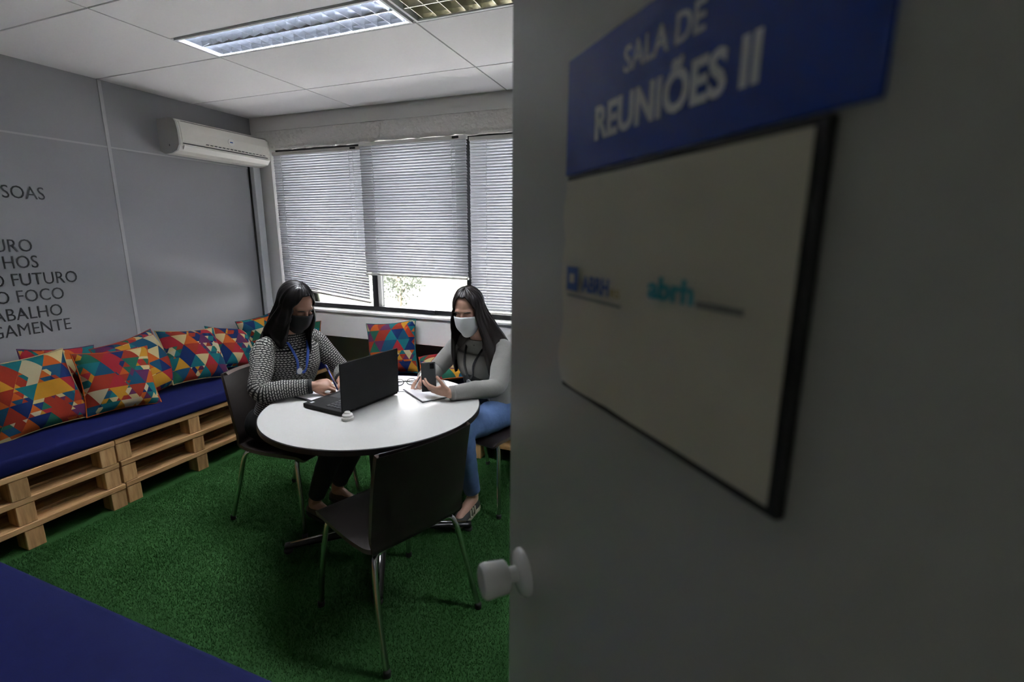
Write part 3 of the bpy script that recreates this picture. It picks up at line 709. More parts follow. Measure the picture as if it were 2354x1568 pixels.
# laptop: local x along the hinge, local y toward the user
hl, hr = Vector((-1.472, 1.652)), Vector((-1.424, 2.025)); hv = (hr - hl); Lw = hv.length; a_l = math.atan2(hv.y, hv.x)
lp = tag(empty('laptop', ((hl.x + hr.x) / 2, (hl.y + hr.y) / 2, Z0), a_l), 'open black laptop on the round table, seen from the lid side', 'laptop')
bs = box('base', (-Lw / 2, Lw / 2, .004, .262, .004, .022), 'laptop', lp, .003)
for sx_ in (-1, 1):
    for y in (.02, .24): box('foot', (sx_ * (Lw / 2 - .03) - .012, sx_ * (Lw / 2 - .03) + .012, y - .005, y + .005, 0, .0045), 'rubber', lp)
for r_ in range(5):
    for c_ in range(14): box('key', (-Lw / 2 + .028 + c_ * .0235, -Lw / 2 + .048 + c_ * .0235, .036 + r_ * .0205, .053 + r_ * .0205, .022, .0242), 'key', bs)
box('touchpad', (-.055, .055, .165, .235, .0218, .0224), 'key', bs); box('sticker', (-Lw / 2 + .02, -Lw / 2 + .04, .225, .24, .0218, .0224), 'badge', bs)
ld = box('lid', (-Lw / 2, Lw / 2, -.004, .004, .0, .232), 'laptop', lp, .003); ld.location = (0, 0, .0165); ld.rotation_euler = (D(1), 0, 0)
box('display', (-Lw / 2 + .012, Lw / 2 - .012, .004, .0048, .014, .222), 'screen', ld)
for sx_ in (-1, 1): tube('hinge', [(sx_ * .13 - .02, 0, .016), (sx_ * .13 + .02, 0, .016)], .006, 'laptop', lp, 10)
# small white pot beside the laptop hinge
cu = tag(empty('correction_pot', (-1.430, 1.640, Z0)), 'small white stacked pot beside the laptop corner', 'pot')
V, F = lathe_vf([(0, 0), (.025, 0), (.027, .003), (.027, .012), (.024, .014), (0, .014)], 24); o = mk('pot_base', V, F, 'white_plastic', cu); autosmooth(o)
V, F = lathe_vf([(0, .0142), (.0215, .0142), (.023, .017), (.023, .024), (.018, .029), (0, .029)], 24); o = mk('pot_lid', V, F, 'white_plastic', cu); autosmooth(o)
V, F = lathe_vf([(0, .0292), (.013, .0292), (.013, .036), (.010, .038), (0, .038)], 20); o = mk('pot_cap', V, F, 'white_plastic', cu); autosmooth(o)
def sheet(name, corners, z, th, mat, parent=None):
    V = [(c[0], c[1], z) for c in corners] + [(c[0], c[1], z + th) for c in corners]
    o = mk(name, V, [(3, 2, 1, 0), (4, 5, 6, 7), (0, 1, 5, 4), (1, 2, 6, 5), (2, 3, 7, 6), (3, 0, 4, 7)], mat, parent, world=True); return o
def rect(c, wx, wy, ang): # centred rectangle corners
    c_, s_ = math.cos(ang), math.sin(ang); return [(c[0] + a * c_ - b * s_, c[1] + a * s_ + b * c_) for a, b in ((-wx / 2, -wy / 2), (wx / 2, -wy / 2), (wx / 2, wy / 2), (-wx / 2, wy / 2))]
ca = (-1.762, 1.895)
nA = tag(empty('notepad', (ca[0], ca[1], Z0)), 'open white notepad on dark backing under the writing hand', 'notepad')
sheet('backing', rect(ca, .20, .275, D(-12)), Z0, .004, 'cover', nA)
sheet('pages', rect((ca[0] + .002, ca[1] + .004), .19, .262, D(-12)), Z0 + .0042, .004, 'paper', nA)
cb = (-1.294, 2.097)
nB = tag(empty('notebook', (cb[0], cb[1], Z0)), 'open white notebook on dark cover in front of the woman in grey', 'notebook')
sheet('cover', rect(cb, .25, .17, D(146)), Z0, .003, 'cover', nB); sheet('pages', rect((cb[0], cb[1]), .242, .162, D(146)), Z0 + .0032, .004, 'paper', nB)
lo = tag(sheet('loose_sheet', rect((-1.47, 2.145), .12, .17, D(25)), Z0, .0012, 'paper'), 'loose white sheet of paper right behind the laptop edge', 'paper')
# folded spectacles on the loose sheet
gs = tag(empty('spectacles', (-1.475, 2.165, Z0 + .0014)), 'black folded spectacles on the loose sheet behind the laptop', 'spectacles')
for s in (-1, 1):
    P = [(s * .034 + .026 * math.cos(t * PI / 8), .0, .020 + .018 * math.sin(t * PI / 8)) for t in range(17)]; V, F, _ = tube_vf(P, .0022, 6, cap=False); mk('rim', V, F, 'black_trim', gs, True)
    tube('temple', [(s * .060, .003, .026), (s * .055, .030, .018), (-s * .05, .045 + s * .004, .006)], .0022, 'black_trim', gs, 6)
tube('bridge', [(-.009, 0, .024), (0, -.002, .028), (.009, 0, .024)], .002, 'black_trim', gs, 6)
gs.rotation_euler = (0, 0, D(35))

# ------------------------------------------------------------------ people
def ellipsoid_bm(bm, c, ax, rad, seg=20, ring=14):
    B = Matrix((ax[0], ax[1], ax[2])).transposed().to_4x4()
    bmesh.ops.create_uvsphere(bm, u_segments=seg, v_segments=ring, radius=1, matrix=Matrix.Translation(c) @ B @ Matrix.Diagonal((rad[0], rad[1], rad[2], 1)))
def capsule_bm(bm, p0, r0, p1, r1, n=12):
    p0, p1 = Vector(p0), Vector(p1); d = (p1 - p0); L = d.length; d = d / L; P, R_ = [], []
    for k_ in range(5): a = -PI / 2 + PI / 2 * k_ / 4; P.append(p0 + d * (r0 * math.sin(a))); R_.append(max(r0 * math.cos(a), r0 * .05))
    for k_ in range(5): a = PI / 2 * k_ / 4; P.append(p1 + d * (r1 * math.sin(a))); R_.append(max(r1 * math.cos(a), r1 * .05))
    V, F, _ = tube_vf(P, R_, n); vs_ = [bm.verts.new(v) for v in V]
    for f in F: bm.faces.new([vs_[i] for i in f])
def remesh(bm, name, mat, parent, voxel, smooth_it):
    me = bpy.data.meshes.new('tmp'); bmesh.ops.recalc_face_normals(bm, faces=bm.faces[:]); bm.to_mesh(me); bm.free()
    o = bpy.data.objects.new('tmp', me); COL.objects.link(o)
    m_ = o.modifiers.new('r', 'REMESH'); m_.mode = 'VOXEL'; m_.voxel_size = voxel; m_.use_smooth_shade = True
    s_ = o.modifiers.new('s', 'SMOOTH'); s_.iterations = smooth_it; s_.factor = .5
    dg = bpy.context.evaluated_depsgraph_get(); me2 = bpy.data.meshes.new_from_object(o.evaluated_get(dg)); bpy.data.objects.remove(o)
    me2.transform(Matrix.Translation(-parent.location)); me2.materials.clear(); me2.materials.append(M[mat])
    me2.polygons.foreach_set('use_smooth', [True] * len(me2.polygons)); me2.name = name
    return mesh_obj(name, me2, parent)
def hand_bm(bm, wr, d, n, side, curl, spread=6, thumb=((.55, .35, -.2), (.75, .2, .25)), sc=1.):
    """wr wrist, d to knuckles, n palm normal, side=+1 thumb lies toward cross(d,n)"""
    d = Vector(d).normalized(); n = Vector(n); n = (n - d * n.dot(d)).normalized(); s = d.cross(n) * side
    wr = Vector(wr)
    ellipsoid_bm(bm, wr + d * .045 * sc, (s, d, n), (.040 * sc, .052 * sc, .017 * sc))
    ellipsoid_bm(bm, wr + d * .066 * sc, (s, d, n), (.041 * sc, .026 * sc, .0145 * sc)); capsule_bm(bm, wr - d * .02, .024 * sc, wr + d * .03, .022 * sc)
    ellipsoid_bm(bm, wr + d * .035 * sc + s * .024 * sc + n * .008, (s, d, n), (.020 * sc, .032 * sc, .017 * sc))
    tips = []
    for k_, (off, ln, rr) in enumerate(((.030, .072, .0088), (.010, .080, .0090), (-.010, .075, .0086), (-.029, .060, .0078))):
        p = wr + d * (.084 - .004 * abs(k_ - 1)) * sc + s * off * sc; dirv = (d + s * math.tan(D(spread * (1.5 - k_)))).normalized(); ax = dirv.cross(n).normalized()
        for q, (fr_q, cv) in enumerate(zip((.46, .31, .25), curl[k_])):
            dirv = (Matrix.Rotation(D(cv), 3, ax) @ dirv).normalized(); e = p + dirv * ln * fr_q * sc; r0 = rr * (1 - .09 * q) * sc
            capsule_bm(bm, p, r0, e, r0 * .93, 10); p = e
        tips.append(p.copy())
    p = wr + d * .022 * sc + s * .030 * sc + n * .006
    for (ln, rr), tv in zip(((.045, .0115), (.034, .0098)), thumb):
        dv = (d * tv[0] + s * tv[1] + n * tv[2]).normalized(); e = p + dv * ln * sc; capsule_bm(bm, p, rr * sc, e, rr * .9 * sc, 10); p = e
    tips.append(p.copy()); return tips
def loft(name, rings, mat, parent, n=28, k=5, wob=.0, cap=False, seed=0, gap=None, solid=0.):
    """rings: (centre, right axis, front axis, rx, ry)"""
    C = [r[0] for r in rings]; Pc, rx = catmull(C, [r[3] for r in rings], k); _, ry = catmull(C, [r[4] for r in rings], k)
    A1, _ = catmull([tuple(r[1]) for r in rings], [0] * len(rings), k); A2, _ = catmull([tuple(r[2]) for r in rings], [0] * len(rings), k)
    V, F, UV = [], [], []; L = 0; rs = random.Random(seed); ph = [rs.uniform(0, 6) for _ in range(6)]
    for i, c in enumerate(Pc):
        c = Vector(c)
        if i: L += (c - Vector(Pc[i - 1])).length
        for j in range(n):
            a = 2 * PI * j / n; e = .82
            ca_, sa_ = math.cos(a), math.sin(a); x = math.copysign(abs(ca_) ** e, ca_); y = math.copysign(abs(sa_) ** e, sa_)
            wv = 1 + wob * (math.sin(i * .9 + 2 * a + ph[0]) * math.sin(i * .37 + ph[1]) + .6 * math.sin(4 * a + i * .55 + ph[2]))
            V.append(tuple(c + Vector(A1[i]) * (x * rx[i] * wv) + Vector(A2[i]) * (y * ry[i] * wv))); UV.append((j / n * .9, L))
    m = len(Pc)
    for i in range(m - 1):
        for j in range(n): F.append((i * n + j, i * n + (j + 1) % n, (i + 1) * n + (j + 1) % n, (i + 1) * n + j))
    if cap: F.append(tuple(range(n - 1, -1, -1))); F.append(tuple((m - 1) * n + j for j in range(n)))
    o = mk(name, V, F, mat, parent, True, UV, True)
    if solid: s_ = o.modifiers.new('s', 'SOLIDIFY'); s_.thickness = solid; s_.offset = -1
    return o
def sstep(t): t = max(0., min(1., t)); return t * t * (3 - 2 * t)

def person(P, label):
    f = Vector((P['f'][0], P['f'][1], 0)).normalized(); r = Vector((f.y, -f.x, 0)); up = Vector((0, 0, 1))
    hip = Vector(P['hip']); root = tag(empty('person', (hip.x, hip.y, 0)), label, 'person', 'two women seated at the table')
    nb_ = Vector(P['neck']); H_ = Vector(P['head']); F_ = Vector(P['look']).normalized(); Rr = F_.cross(up).normalized(); Rr = (Matrix.Rotation(D(P.get('roll', 0)), 3, F_) @ Rr); U_ = Rr.cross(F_).normalized()
    sp = (nb_ - hip); chest = hip + sp * .68; waist = hip + sp * .33
    bm = bmesh.new()
    # trunk
    tl = sp.normalized(); tf = (f - tl * f.dot(tl)).normalized()
    ellipsoid_bm(bm, hip + up * .02, (r, tf, tl), (.165, .115, .115)); ellipsoid_bm(bm, waist, (r, tf, tl), (.125, .088, .14)); ellipsoid_bm(bm, chest, (r, tf, tl), (.145, .098, .16)); ellipsoid_bm(bm, nb_ - tl * .05, (r, tf, tl), (.12, .07, .06))
    for s in (-1, 1): ellipsoid_bm(bm, chest + r * .065 * s + tf * .072 - tl * .03, (r, tf, tl), (.055, .05, .055))
    capsule_bm(bm, nb_ - tl * .05, .055, H_ - U_ * .06 - F_ * .02, .048)
    # head
    ax = (Rr, F_, U_)
    ellipsoid_bm(bm, H_ + U_ * .025 - F_ * .012, ax, (.073, .092, .088), 28, 20); ellipsoid_bm(bm, H_ - U_ * .028 + F_ * .022, ax, (.060, .066, .083), 28, 20)
    ellipsoid_bm(bm, H_ - U_ * .088 + F_ * .050, ax, (.032, .030, .024)); ellipsoid_bm(bm, H_ + U_ * .022 + F_ * .066, ax, (.050, .020, .018))
    for s in (-1, 1):
        ellipsoid_bm(bm, H_ - U_ * .030 + F_ * .062 + Rr * .034 * s, ax, (.024, .022, .022)); ellipsoid_bm(bm, H_ - U_ * .004 + F_ * .0755 + Rr * .031 * s, ax, (.0155, .0105, .0095))
        ellipsoid_bm(bm, H_ - U_ * .012 - F_ * .008 + Rr * .074 * s, ax, (.008, .018, .030))
    capsule_bm(bm, H_ + U_ * .010 + F_ * .085, .0075, H_ - U_ * .030 + F_ * .104, .0125); ellipsoid_bm(bm, H_ - U_ * .034 + F_ * .096, ax, (.018, .014, .010)); ellipsoid_bm(bm, H_ - U_ * .060 + F_ * .086, ax, (.022, .010, .010))
    # limbs
    for S in ('R', 'L'):
        sh, el, wr = (Vector(P[k_ + S]) for k_ in ('sh', 'el', 'wr'))
        capsule_bm(bm, sh, .050, el, .040); capsule_bm(bm, el, .040, wr, .026); capsule_bm(bm, nb_ - tl * .06, .05, sh, .05)
        hp = hip + r * (.085 if S == 'R' else -.085); kn, an, to = (Vector(P[k_ + S]) for k_ in ('kn', 'an', 'to'))
        capsule_bm(bm, hp, .085, kn, .056); capsule_bm(bm, kn, .055, kn.lerp(an, .35), .053); capsule_bm(bm, kn.lerp(an, .35), .053, an, .034); capsule_bm(bm, an - up * .02, .034, to, .026)
        hd = P['hand' + S]; P['tips' + S] = hand_bm(bm, wr, hd['d'], hd['n'], hd['side'], hd['curl'], hd.get('spread', 5), hd.get('thumb', ((.6, .5, .1), (.8, .2, .3))), .95)
    remesh(bm, 'body', P['skin'], root, .0042, 3)
    # eyes, lids, brows
    for s in (-1, 1):
        c = H_ - U_ * .006 + F_ * .0860 + Rr * .031 * s
        pts = [c + Rr * (.0145 * t) - U_ * (.0045 * (1 - t * t)) - F_ * (.0045 * t * t) + F_ * .0030 for t in (-1, -.6, -.2, .2, .6, 1)]
        tube('eyelashes', pts, [.0012, .0028, .0038, .0038, .0028, .0012], 'brow', root, 6, world=True)
        c2 = H_ + U_ * .0215 + F_ * .0900 + Rr * .032 * s
        pts = [c2 + Rr * (.019 * t) + U_ * (.003 * (1 - t * t)) - F_ * (.009 * (t * s * .5 + .5) ** 2 + .001) for t in (-1, -.6, -.2, .2, .6, 1)]
        tube('eyebrow', pts, [.0014, .0030, .0036, .0036, .0030, .0014], 'brow', root, 6, .8, world=True)
    # mask
    V, F = [], []; nu, nv = 26, 16
    for i in range(nv + 1):
        v = i / nv; z = .004 - .132 * v; prof_ = .1165 * (1 - .16 * sstep((v - .55) / .45)) + .004 * math.sin(PI * v) - .03 * max(0, .12 - v)
        for j in range(nu + 1):
            u = j / nu * 2 - 1; a = u * D(76); zz = z - .026 * (u * u) * (1 - v) + .030 * u * u * v * v
            side = .0725 * (1 - .30 * sstep((v - .45) / .55))
            nose = .010 * math.exp(-(u / .16) ** 2) * math.exp(-((v - .26) / .25) ** 2)
            pleat = .0012 * math.sin(v * 34) * (1 - abs(u)) if P.get('pleat') else 0
            V.append(tuple(H_ + Rr * (math.sin(a) * side) + F_ * (math.cos(a) ** .8 * (prof_ - .012) + nose + pleat) + U_ * zz))
    for i in range(nv):
        for j in range(nu): a = i * (nu + 1) + j; F.append((a, a + 1, a + nu + 2, a + nu + 1))
    o = mk('face_mask', V, F, P['mask'], root, True, None, True); s_ = o.modifiers.new('s', 'SOLIDIFY'); s_.thickness = .0025; s_.offset = 1
    for s in (-1, 1):
        for zz in (-.02, -.075):
            tube('mask_strap', [H_ + Rr * .068 * s + F_ * .030 + U_ * zz, H_ + Rr * .077 * s + F_ * .008 + U_ * (zz * .6), H_ + Rr * .079 * s - F_ * .014 + U_ * (-.012 + (.015 if zz > -.05 else -.02))], .0016, P['mask'], root, 6, world=True)
    # hair: one sheet from the crown over the skull and down
    h = P['hair']; nu, nv1, nv2 = 84, 14, 22; V, F = [], []
    hc = H_ + U_ * .022 - F_ * .012; rad = (.083, .104, .103)
    def hairline(ph): # polar angle where the sheet ends on the front of the head, grows to the side
        a = abs(ph); return D(h.get('line', 46)) + (D(96) - D(h.get('line', 46))) * sstep((a - D(18)) / D(44))
    grid_ = []
    for i in range(nu):
        ph = -PI + 2 * PI * i / nu; lim = hairline(ph); col = []; strand = .0022 * math.sin(ph * 23 + 1.3 * math.sin(ph * 5)) + .0012 * math.sin(ph * 51)
        for j in range(nv1 + 1):
            th = lim * j / nv1; k_ = 1 + strand / .09 * min(1, j / 4); part = -.005 * math.exp(-((ph - D(h.get('part', 0))) / .25) ** 2) * (1 if abs(ph) < PI / 2 else 0)
            col.append(hc + Rr * (math.sin(ph) * math.sin(th) * rad[0] * k_) + F_ * (math.cos(ph) * math.sin(th) * rad[1] * k_) + U_ * (math.cos(th) * (rad[2] + part) * k_))
        e = col[-1]; fall = sstep((abs(ph) - D(44)) / D(14))
        # drape target in the torso frame
        zend = h['z_end'] + h.get('ragged', .02) * math.sin(ph * 9) + (0 if abs(ph) < PI / 2 else h.get('back', 0.)) + (h.get('front_l', 0) if ph < 0 and abs(ph) < D(100) else 0) + (h.get('front_r', 0) if ph > 0 and abs(ph) < D(100) else 0)
        rxx, ryy = h['drape']; dc = nb_ + f * h.get('dy', 0.) + r * h.get('dx', 0.)
        if abs(ph) > PI / 2: ryy = h.get('drape_back', ryy)
        phs = ph
        tgt = dc + r * (math.sin(phs) * rxx) + f * (math.copysign(abs(math.cos(phs)) ** .8, math.cos(phs)) * ryy)
        if ph < 0 and abs(ph) < D(110): tgt = tgt + r * h.get('shift_l', 0.)
        if ph > 0 and abs(ph) < D(110): tgt = tgt + r * h.get('shift_r', 0.)
        for j in range(1, nv2 + 1):
            t = j / nv2
            if fall < .02: p = col[-1] + (-U_ * .0006)
            else:
                z = e.z + (zend - e.z) * t * fall; s1 = sstep(min(1, t * 1.15)) * fall
                p = Vector((e.x + (tgt.x - e.x) * s1, e.y + (tgt.y - e.y) * s1, z))
                bulge = .012 * math.sin(PI * min(1, t * 2.2)) * fall; out = (p - Vector((nb_.x, nb_.y, p.z)));
                if out.length > 1e-6: p += out.normalized() * (bulge + strand * 1.6 * (1 - .3 * t))
                if t > .8: p += (dc - Vector((dc.x, dc.y, 0)) * 0 - Vector((0, 0, 0)) - dc) + (Vector((dc.x, dc.y, p.z)) - p) * .10 * ((t - .8) / .2)
            col.append(p)
        grid_.append(col)
    nn_ = nv1 + nv2 + 1
    for c in grid_: V += [tuple(p) for p in c]
    for i in range(nu):
        i2 = (i + 1) % nu; pa = abs(-PI + 2 * PI * (i + .5) / nu)
        for j in range(nn_ - 1):
            if j >= nv1 and pa < D(50): continue
            F.append((i * nn_ + j, i2 * nn_ + j, i2 * nn_ + j + 1, i * nn_ + j + 1))
    o = mk('hair', V, F, P['hairmat'], root, True, None, True); s_ = o.modifiers.new('s', 'SOLIDIFY'); s_.thickness = .007; s_.offset = -1
    if h.get('clip'):
        c = hc + Rr * .035 + F_ * .030 + U_ * .098
        tube('hair_clip', [c - Rr * .014 + F_ * .004, c + U_ * .004, c + Rr * .014 - F_ * .002 - U_ * .003], [.003, .0045, .003], 'badge', root, 8, world=True)
    # upper garment
    B1, B2 = P['bust'], P['top']
    hem = hip + tl * P.get('hem', -.045)
    rings = [(hem, r, tf, .172, .128), (hip + tl * .06, r, tf, .165, .122), (waist + tl * .02, r, tf, .146, .108), (chest - tl * .08, r, tf, .155, .122), (chest + tf * .012, r, tf, .160, .130), (chest + tl * .085, r, tf, .158, .112), (nb_ - tl * .062, r, tf, .150, .088), (nb_ - tl * .020, r, tf, .105, .072), (nb_ + tl * .008, r, tf, .064, .062)]
    loft('sweater', rings, B2, root, 36, 5, .012, False, 3, None, .004)
    for S in ('R', 'L'):
        sh, el, wr = (Vector(P[k_ + S]) for k_ in ('sh', 'el', 'wr')); s = 1 if S == 'R' else -1
        ine = nb_ - tl * .055 + r * .075 * s; d2 = (wr - el).normalized()
        P_, R_ = catmull([ine, sh + up * .002, sh.lerp(el, .5) + r * .004 * s, el, el.lerp(wr, .5), wr - d2 * .004], [.056, .060, .054, .050, .045, .036], 7)
        R_ = [q * (1 + .03 * math.sin(i * 1.9) * math.sin(i * .5 + 1)) for i, q in enumerate(R_)]
        V, F, UV = tube_vf(P_, R_, 22, cap=False, wob=.03); o = mk('sleeve', V, F, B2, root, True, UV, True); s_ = o.modifiers.new('s', 'SOLIDIFY'); s_.thickness = .005; s_.offset = -1
        tube('cuff', [wr - d2 * .022, wr - d2 * .002], [.0385, .0365], P['cuff'], root, 18, world=True)
    # lower garment
    for S in ('R', 'L'):
        s = 1 if S == 'R' else -1; hp = hip + r * .088 * s; kn, an, to = (Vector(P[k_ + S]) for k_ in ('kn', 'an', 'to')); tdir = (kn - hp).normalized()
        stop = kn.lerp(an, P['leg_len'])
        P_, R_ = catmull([hp - tdir * .10, hp, hp.lerp(kn, .5), kn - tdir * .03 + up * .005, kn.lerp(an, .22), kn.lerp(an, .55), stop], [.085, .100, .084, .069, .063, .055, P.get('leg_r', .045)], 7)
        R_ = [q * (1 + .018 * math.sin(i * 1.7)) for i, q in enumerate(R_)]
        V, F, UV = tube_vf(P_, R_, 22, cap=False, wob=.02); o = mk('trouser_leg', V, F, P['trouser'], root, True, UV, True); s_ = o.modifiers.new('s', 'SOLIDIFY'); s_.thickness = .004; s_.offset = -1
        # shoe
        d3 = (to - an); d3.z = 0; d3.normalize(); sd = d3.cross(up); base = Vector((an.x, an.y, 0)) - d3 * .045; lift = P.get('lift' + S, 0)
        V, F = [], []; sec = [(0, .024, .052), (.03, .034, .075), (.075, .036, .078), (.13, .040, .062), (.185, .043, .048), (.225, .036, .040), (.245, .018, .028)]; n = 16
        for (l, wv, hv_) in sec:
            for j in range(n):
                a = 2 * PI * j / n; q = base + d3 * l + sd * (math.cos(a) * wv) + up * (max(.002, .5 * hv_ * (1 + math.sin(a)) if math.sin(a) > -.75 else .004) + lift * (1 - l / .25)); V.append(tuple(q))
        for i in range(len(sec) - 1):
            for j in range(n): F.append((i * n + j, i * n + (j + 1) % n, (i + 1) * n + (j + 1) % n, (i + 1) * n + j))
        F.append(tuple(range(n - 1, -1, -1))); F.append(tuple((len(sec) - 1) * n + j for j in range(n)))
        shoe = mk('shoe', V, F, P['shoe'], root, True, None, True)
        V = []; F = []
        ol = [(0, .026), (.03, .037), (.075, .039), (.13, .043), (.185, .046), (.225, .039), (.248, .02)]
        pts = [base + d3 * l + sd * w_ for l, w_ in ol] + [base + d3 * l - sd * w_ for l, w_ in ol[::-1]]; m = len(pts)
        lf = [lift * (1 - min(max((p - base).dot(d3), 0), .25) / .25) for p in pts]
        V = [(p.x, p.y, .0015 + q) for p, q in zip(pts, lf)] + [(p.x, p.y, .018 + q) for p, q in zip(pts, lf)]
        F = [tuple(range(m)), tuple(range(2 * m - 1, m - 1, -1))] + [(i, i + m, (i + 1) % m + m, (i + 1) % m) for i in range(m)]
        mk('sole', V, F, P.get('sole', 'rubber'), shoe, False, None, True)
        if P.get('stripes'):
            for k_ in range(3):
                for sgn in (-1, 1):
                    l = .085 + .024 * k_; a0 = base + d3 * (l + .012) + sd * sgn * .0405 + up * .018; a1 = base + d3 * l + sd * sgn * .036 + up * .062
                    tube('stripe', [a0, a0.lerp(a1, .5) + sd * sgn * .003, a1], .0055, 'stripe', shoe, 6, .4, world=True)
    if P.get('bare'): pass
    # lanyard and badge
    ly = P['lanyard']; cz = chest + tf * .150 + r * ly['dx']; end = Vector(cz) + tl * ly['dz']
    for s in (-1, 1):
        P_ = [nb_ + r * .062 * s + tl * .006 - tf * .01, nb_ + r * .064 * s + tf * .055 - tl * .02, chest + tf * .132 + r * (.034 * s + ly['dx'] * .4) + tl * .055, chest + tf * .142 + r * (.02 * s + ly['dx'] * .6) - tl * .02, end]
        Pc, Rc = catmull(P_, [.008] * 5, 5); V, F, _ = tube_vf(Pc, Rc, 8, .3); mk('lanyard', V, F, ly['mat'], root, True, None, True)
    fd = (tf + up * .1).normalized(); V, F = lathe_vf([(0, 0), (.016, 0), (.017, .002), (.016, .005), (0, .005)], 24); rd = (end - tl * .014)
    mk('badge', xf(V, basis(r, fd.cross(r) * -1, fd, rd + tf * .004)), F, 'badge', root, False, None, True)
    if ly.get('card'):
        c0 = rd - tl * .055 + tf * .004; V = [tuple(c0 + r * a + tl * b + tf * c_) for c_ in (0, .002) for a, b in ((-.022, -.034), (.022, -.034), (.022, .034), (-.022, .034))]
        mk('badge_card', V, box_vf(0, 1, 0, 1, 0, 1)[1], ly['card'], root, False, None, True)
    if P.get('inner'):   # darker top showing in the cardigan opening
        V, F = [], []; m = 14
        for i in range(m + 1):
            t = i / m; c = (nb_ - tl * .015).lerp(hip + tl * .10, t); wv = .012 + .062 * sstep(t * 1.6) ; ry = .064 + .069 * sstep(t * 2.2) - .018 * sstep((t - .55) / .45)
            for j in range(9): u = j / 8 * 2 - 1; V.append(tuple(c + r * (wv * u) + tf * (ry + .008 - .016 * u * u)))
        for i in range(m):
            for j in range(8): a = i * 9 + j; F.append((a, a + 1, a + 10, a + 9))
        o = mk('inner_top', V, F, P['inner'], root, True, None, True); s_ = o.modifiers.new('s', 'SOLIDIFY'); s_.thickness = .003
        for s in (0, 8): tube('cardigan_edge', [Vector(V[i * 9 + s]) + tf * .003 for i in range(1, m + 1)], .0055, P['top'], root, 8, .6, world=True)
    return root

fist = [(55, 65, 40), (60, 70, 45), (62, 72, 45), (64, 72, 45)]; wrt = [(35, 55, 30), (48, 62, 35), (58, 70, 40), (62, 72, 40)]; relax = [(18, 25, 15), (22, 30, 18), (26, 32, 20), (30, 34, 20)]; hold = [(10, 24, 20), (8, 22, 18), (8, 24, 18), (10, 26, 20)]
PA = dict(f=(.99, -.10), hip=(-2.125, 1.93, .535), neck=(-2.055, 1.955, 1.035), head=(-1.965, 1.925, 1.195), look=(.80, -.12, -.50), roll=0, skin='skin_a',
    shR=(-2.075, 1.797, .965), elR=(-1.985, 1.672, .795), wrR=(-1.80, 1.825, .800), shL=(-2.045, 2.108, .965), elL=(-1.93, 2.19, .78), wrL=(-1.79, 2.03, .780),
    handR=dict(d=(.72, .55, .05), n=(-.35, .45, -.75), side=-1, curl=wrt, thumb=((.75, .35, .45), (.85, -.1, .5))),
    handL=dict(d=(.75, -.65, .0), n=(-.1, -.2, -1), side=1, curl=relax, thumb=((.6, .6, .2), (.85, .2, .2))),
    knR=(-1.685, 1.855, .545), anR=(-1.915, 1.885, .10), toR=(-1.79, 1.875, .03), knL=(-1.67, 2.03, .545), anL=(-1.905, 2.055, .10), toL=(-1.78, 2.05, .03), mask='mask_black',
    hair=dict(z_end=.86, drape=(.135, .168), drape_back=.185, line=43, part=20, clip=True, back=.03, dy=.0, ragged=.02, front_l=-.01, front_r=.13, shift_l=.075), hairmat='hair_a', bust=0, top='chevron', cuff='chevron', trouser='black_trouser', leg_len=.90, shoe='brown_shoe', lanyard=dict(mat='lanyard_blue', dx=.055, dz=.012), liftR=.02, liftL=.02)
person(PA, 'seated woman in black mask and black and white patterned sweater, writing')
PB = dict(f=(-.24, -.97), hip=(-1.125, 2.575, .535), neck=(-1.135, 2.43, .995), head=(-1.172, 2.345, 1.163), look=(.06, -.92, -.34), roll=2, skin='skin_b', pleat=True,
    shR=(-1.295, 2.485, .93), elR=(-1.40, 2.37, .79), wrR=(-1.385, 2.205, .79), shL=(-.985, 2.395, .93), elL=(-.955, 2.215, .785), wrL=(-1.128, 2.036, .782),
    handR=dict(d=(.05, -.95, -.15), n=(.5, .1, -.8), side=-1, curl=wrt, thumb=((.75, .35, .45), (.85, -.1, .5))),
    handL=dict(d=(-.90, -.22, .16), n=(-.12, .72, .70), side=-1, curl=hold, spread=7, thumb=((.55, .75, .3), (.7, .35, .5))),
    knR=(-1.30, 2.14, .545), anR=(-1.30, 2.30, .10), toR=(-1.31, 2.16, .03), knL=(-1.115, 2.13, .535), anL=(-1.125, 2.275, .10), toL=(-1.135, 2.13, .03), mask='mask_white',
    hair=dict(z_end=.80, drape=(.172, .160), drape_back=.165, line=41, part=-5, back=.06, ragged=.02), hairmat='hair_b', bust=0, top='grey_knit', cuff='grey_knit', inner='dark_knit', trouser='jeans', leg_len=.92, leg_r=.047, shoe='grey_shoe', sole='stripe', stripes=True,
    lanyard=dict(mat='lanyard_dark', dx=.01, dz=-.045, card='dark_knit'))
person(PB, 'seated woman in white mask and grey cardigan, holding a phone')

# pens and phone
def pen(tip, top, mat, label):
    tip, top = Vector(tip), Vector(top); d_ = (top - tip).normalized(); L = (top - tip).length
    r = tag(empty('pen', tip), label, 'pen')
    tube('barrel', [tip + d_ * .012, top - d_ * .03], .0042, mat, r, 10, world=True); tube('tip', [tip, tip + d_ * .013], [.0008, .0036], 'steel', r, 8, world=True)
    tube('cap', [top - d_ * .03, top - d_ * .002, top], [.0046, .0046, .003], mat, r, 10, world=True); sd = d_.cross(Vector((0, 0, 1))).normalized() * .006; tube('clip', [top - d_ * .004 + sd, top - d_ * .04 + sd], .0012, 'steel', r, 6, world=True)
pen((-1.722, 1.920, Z0 + .0085), (-1.80, 1.925, Z0 + .145), 'pen_blue', 'blue pen in the hand of the woman with the black mask')
pen((-1.365, 2.085, Z0 + .0105), (-1.34, 2.15, Z0 + .135), 'steel', 'silver pen in the hand of the woman with the white mask')
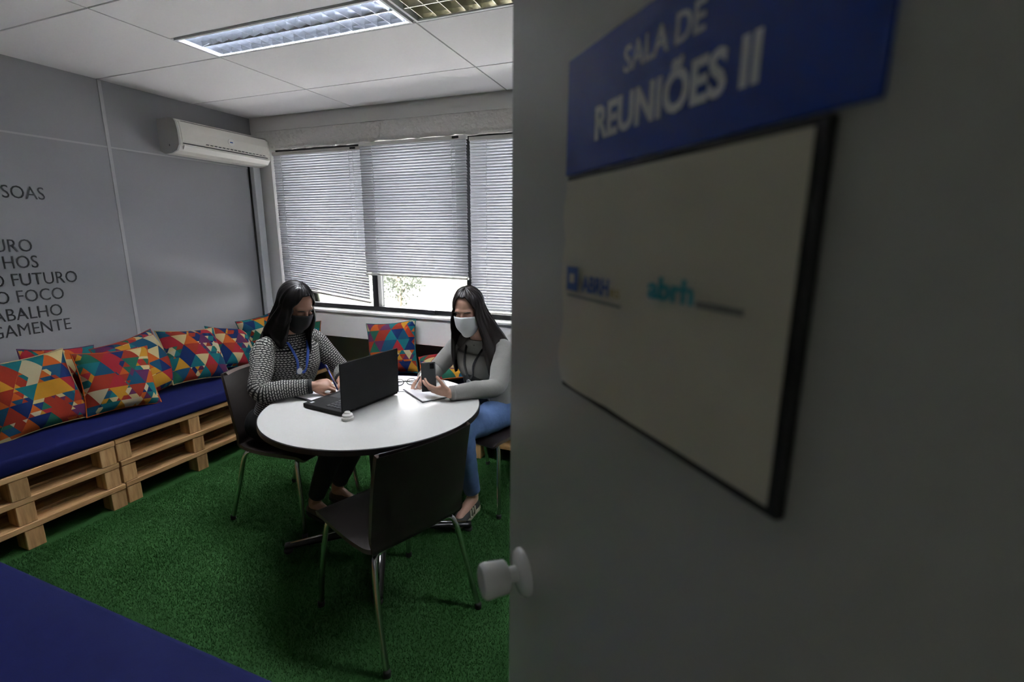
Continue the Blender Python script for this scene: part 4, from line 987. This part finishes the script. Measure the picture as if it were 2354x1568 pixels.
ph = empty('smartphone', (-1.252, 2.045, .852)); tag(ph, 'dark grey smartphone held up by the woman in the grey cardigan', 'phone')
ez = Vector((.46, -.80, .38)).normalized(); ey = Vector((-.27, .42, .87)); ey = (ey - ez * ey.dot(ez)).normalized(); exx = ey.cross(ez)
ph.rotation_euler = Matrix((exx, ey, ez)).transposed().to_euler()
box('phone_body', (-.0365, .0365, -.075, .075, -.004, .004), 'phone', ph, .0035, 3, True)
box('phone_screen', (-.033, .033, -.071, .071, -.0045, -.0038), 'glass_black', ph); cm = box('camera_bump', (.008, .030, .040, .068, .0038, .0052), 'glass_black', ph, .0006, 1)
box('side_button', (.0362, .0372, .01, .03, -.001, .001), 'steel', ph)

# ------------------------------------------------------------------ outdoors
tag(box('ground', (-60, 40, 3.6, 90, -.6, -.35), 'lawn'), kind='structure')
tag(box('path', (-60, 40, 13.0, 15.4, -.35, -.34), 'lawn_path'), kind='structure')
tag(box('added_bounce_slab', (-9, 7, 3.6, 8.2, -.35, -.335), 'path'), kind='structure')  # pale slab added out of view to bounce daylight up to the ceiling
def tree(loc, hgt, rad, label, n=2600):
    r = tag(empty('young_tree', loc), label, 'tree')
    tube('trunk', [(0, 0, 0), (.04, .02, hgt * .35), (-.03, 0, hgt * .7)], [.06, .045, .02], 'bark', r, 8)
    for k_ in range(7): a = k_ * 2.4; tube('branch', [(0, 0, hgt * (.25 + .05 * k_)), (rad * .35 * math.cos(a), rad * .35 * math.sin(a), hgt * (.42 + .05 * k_)), (rad * .75 * math.cos(a), rad * .75 * math.sin(a), hgt * (.52 + .05 * k_))], [.025, .016, .006], 'bark', r, 6)
    V, F = [], []
    for i in range(n):
        u = rng.normal(size=3); u /= np.linalg.norm(u); q = rng.uniform(.25, 1) ** .5; cl = 1 + .25 * math.sin(u[0] * 7 + u[2] * 5) * math.sin(u[1] * 6)
        p = np.array([u[0] * rad, u[1] * rad, u[2] * hgt * .42]) * q * cl + np.array([0, 0, hgt * .58]); a = rng.normal(size=3); a /= np.linalg.norm(a); b = np.cross(a, u); b /= (np.linalg.norm(b) + 1e-9); s = rng.uniform(.03, .06)
        o_ = len(V); V += [tuple(p - a * s), tuple(p + b * s * .4), tuple(p + a * s), tuple(p - b * s * .4)]; F.append((o_, o_ + 1, o_ + 2, o_ + 3))
    o = mk('foliage', V, F, 'leaf', r); o['kind'] = 'stuff'
tree((-3.0, 9.1, -.35), 1.75, 1.0, 'small grey green tree outside, seen under the middle blind')
tree((-6.9, 10.0, -.35), 1.8, .8, 'small grey green tree outside, seen under the crooked blind')
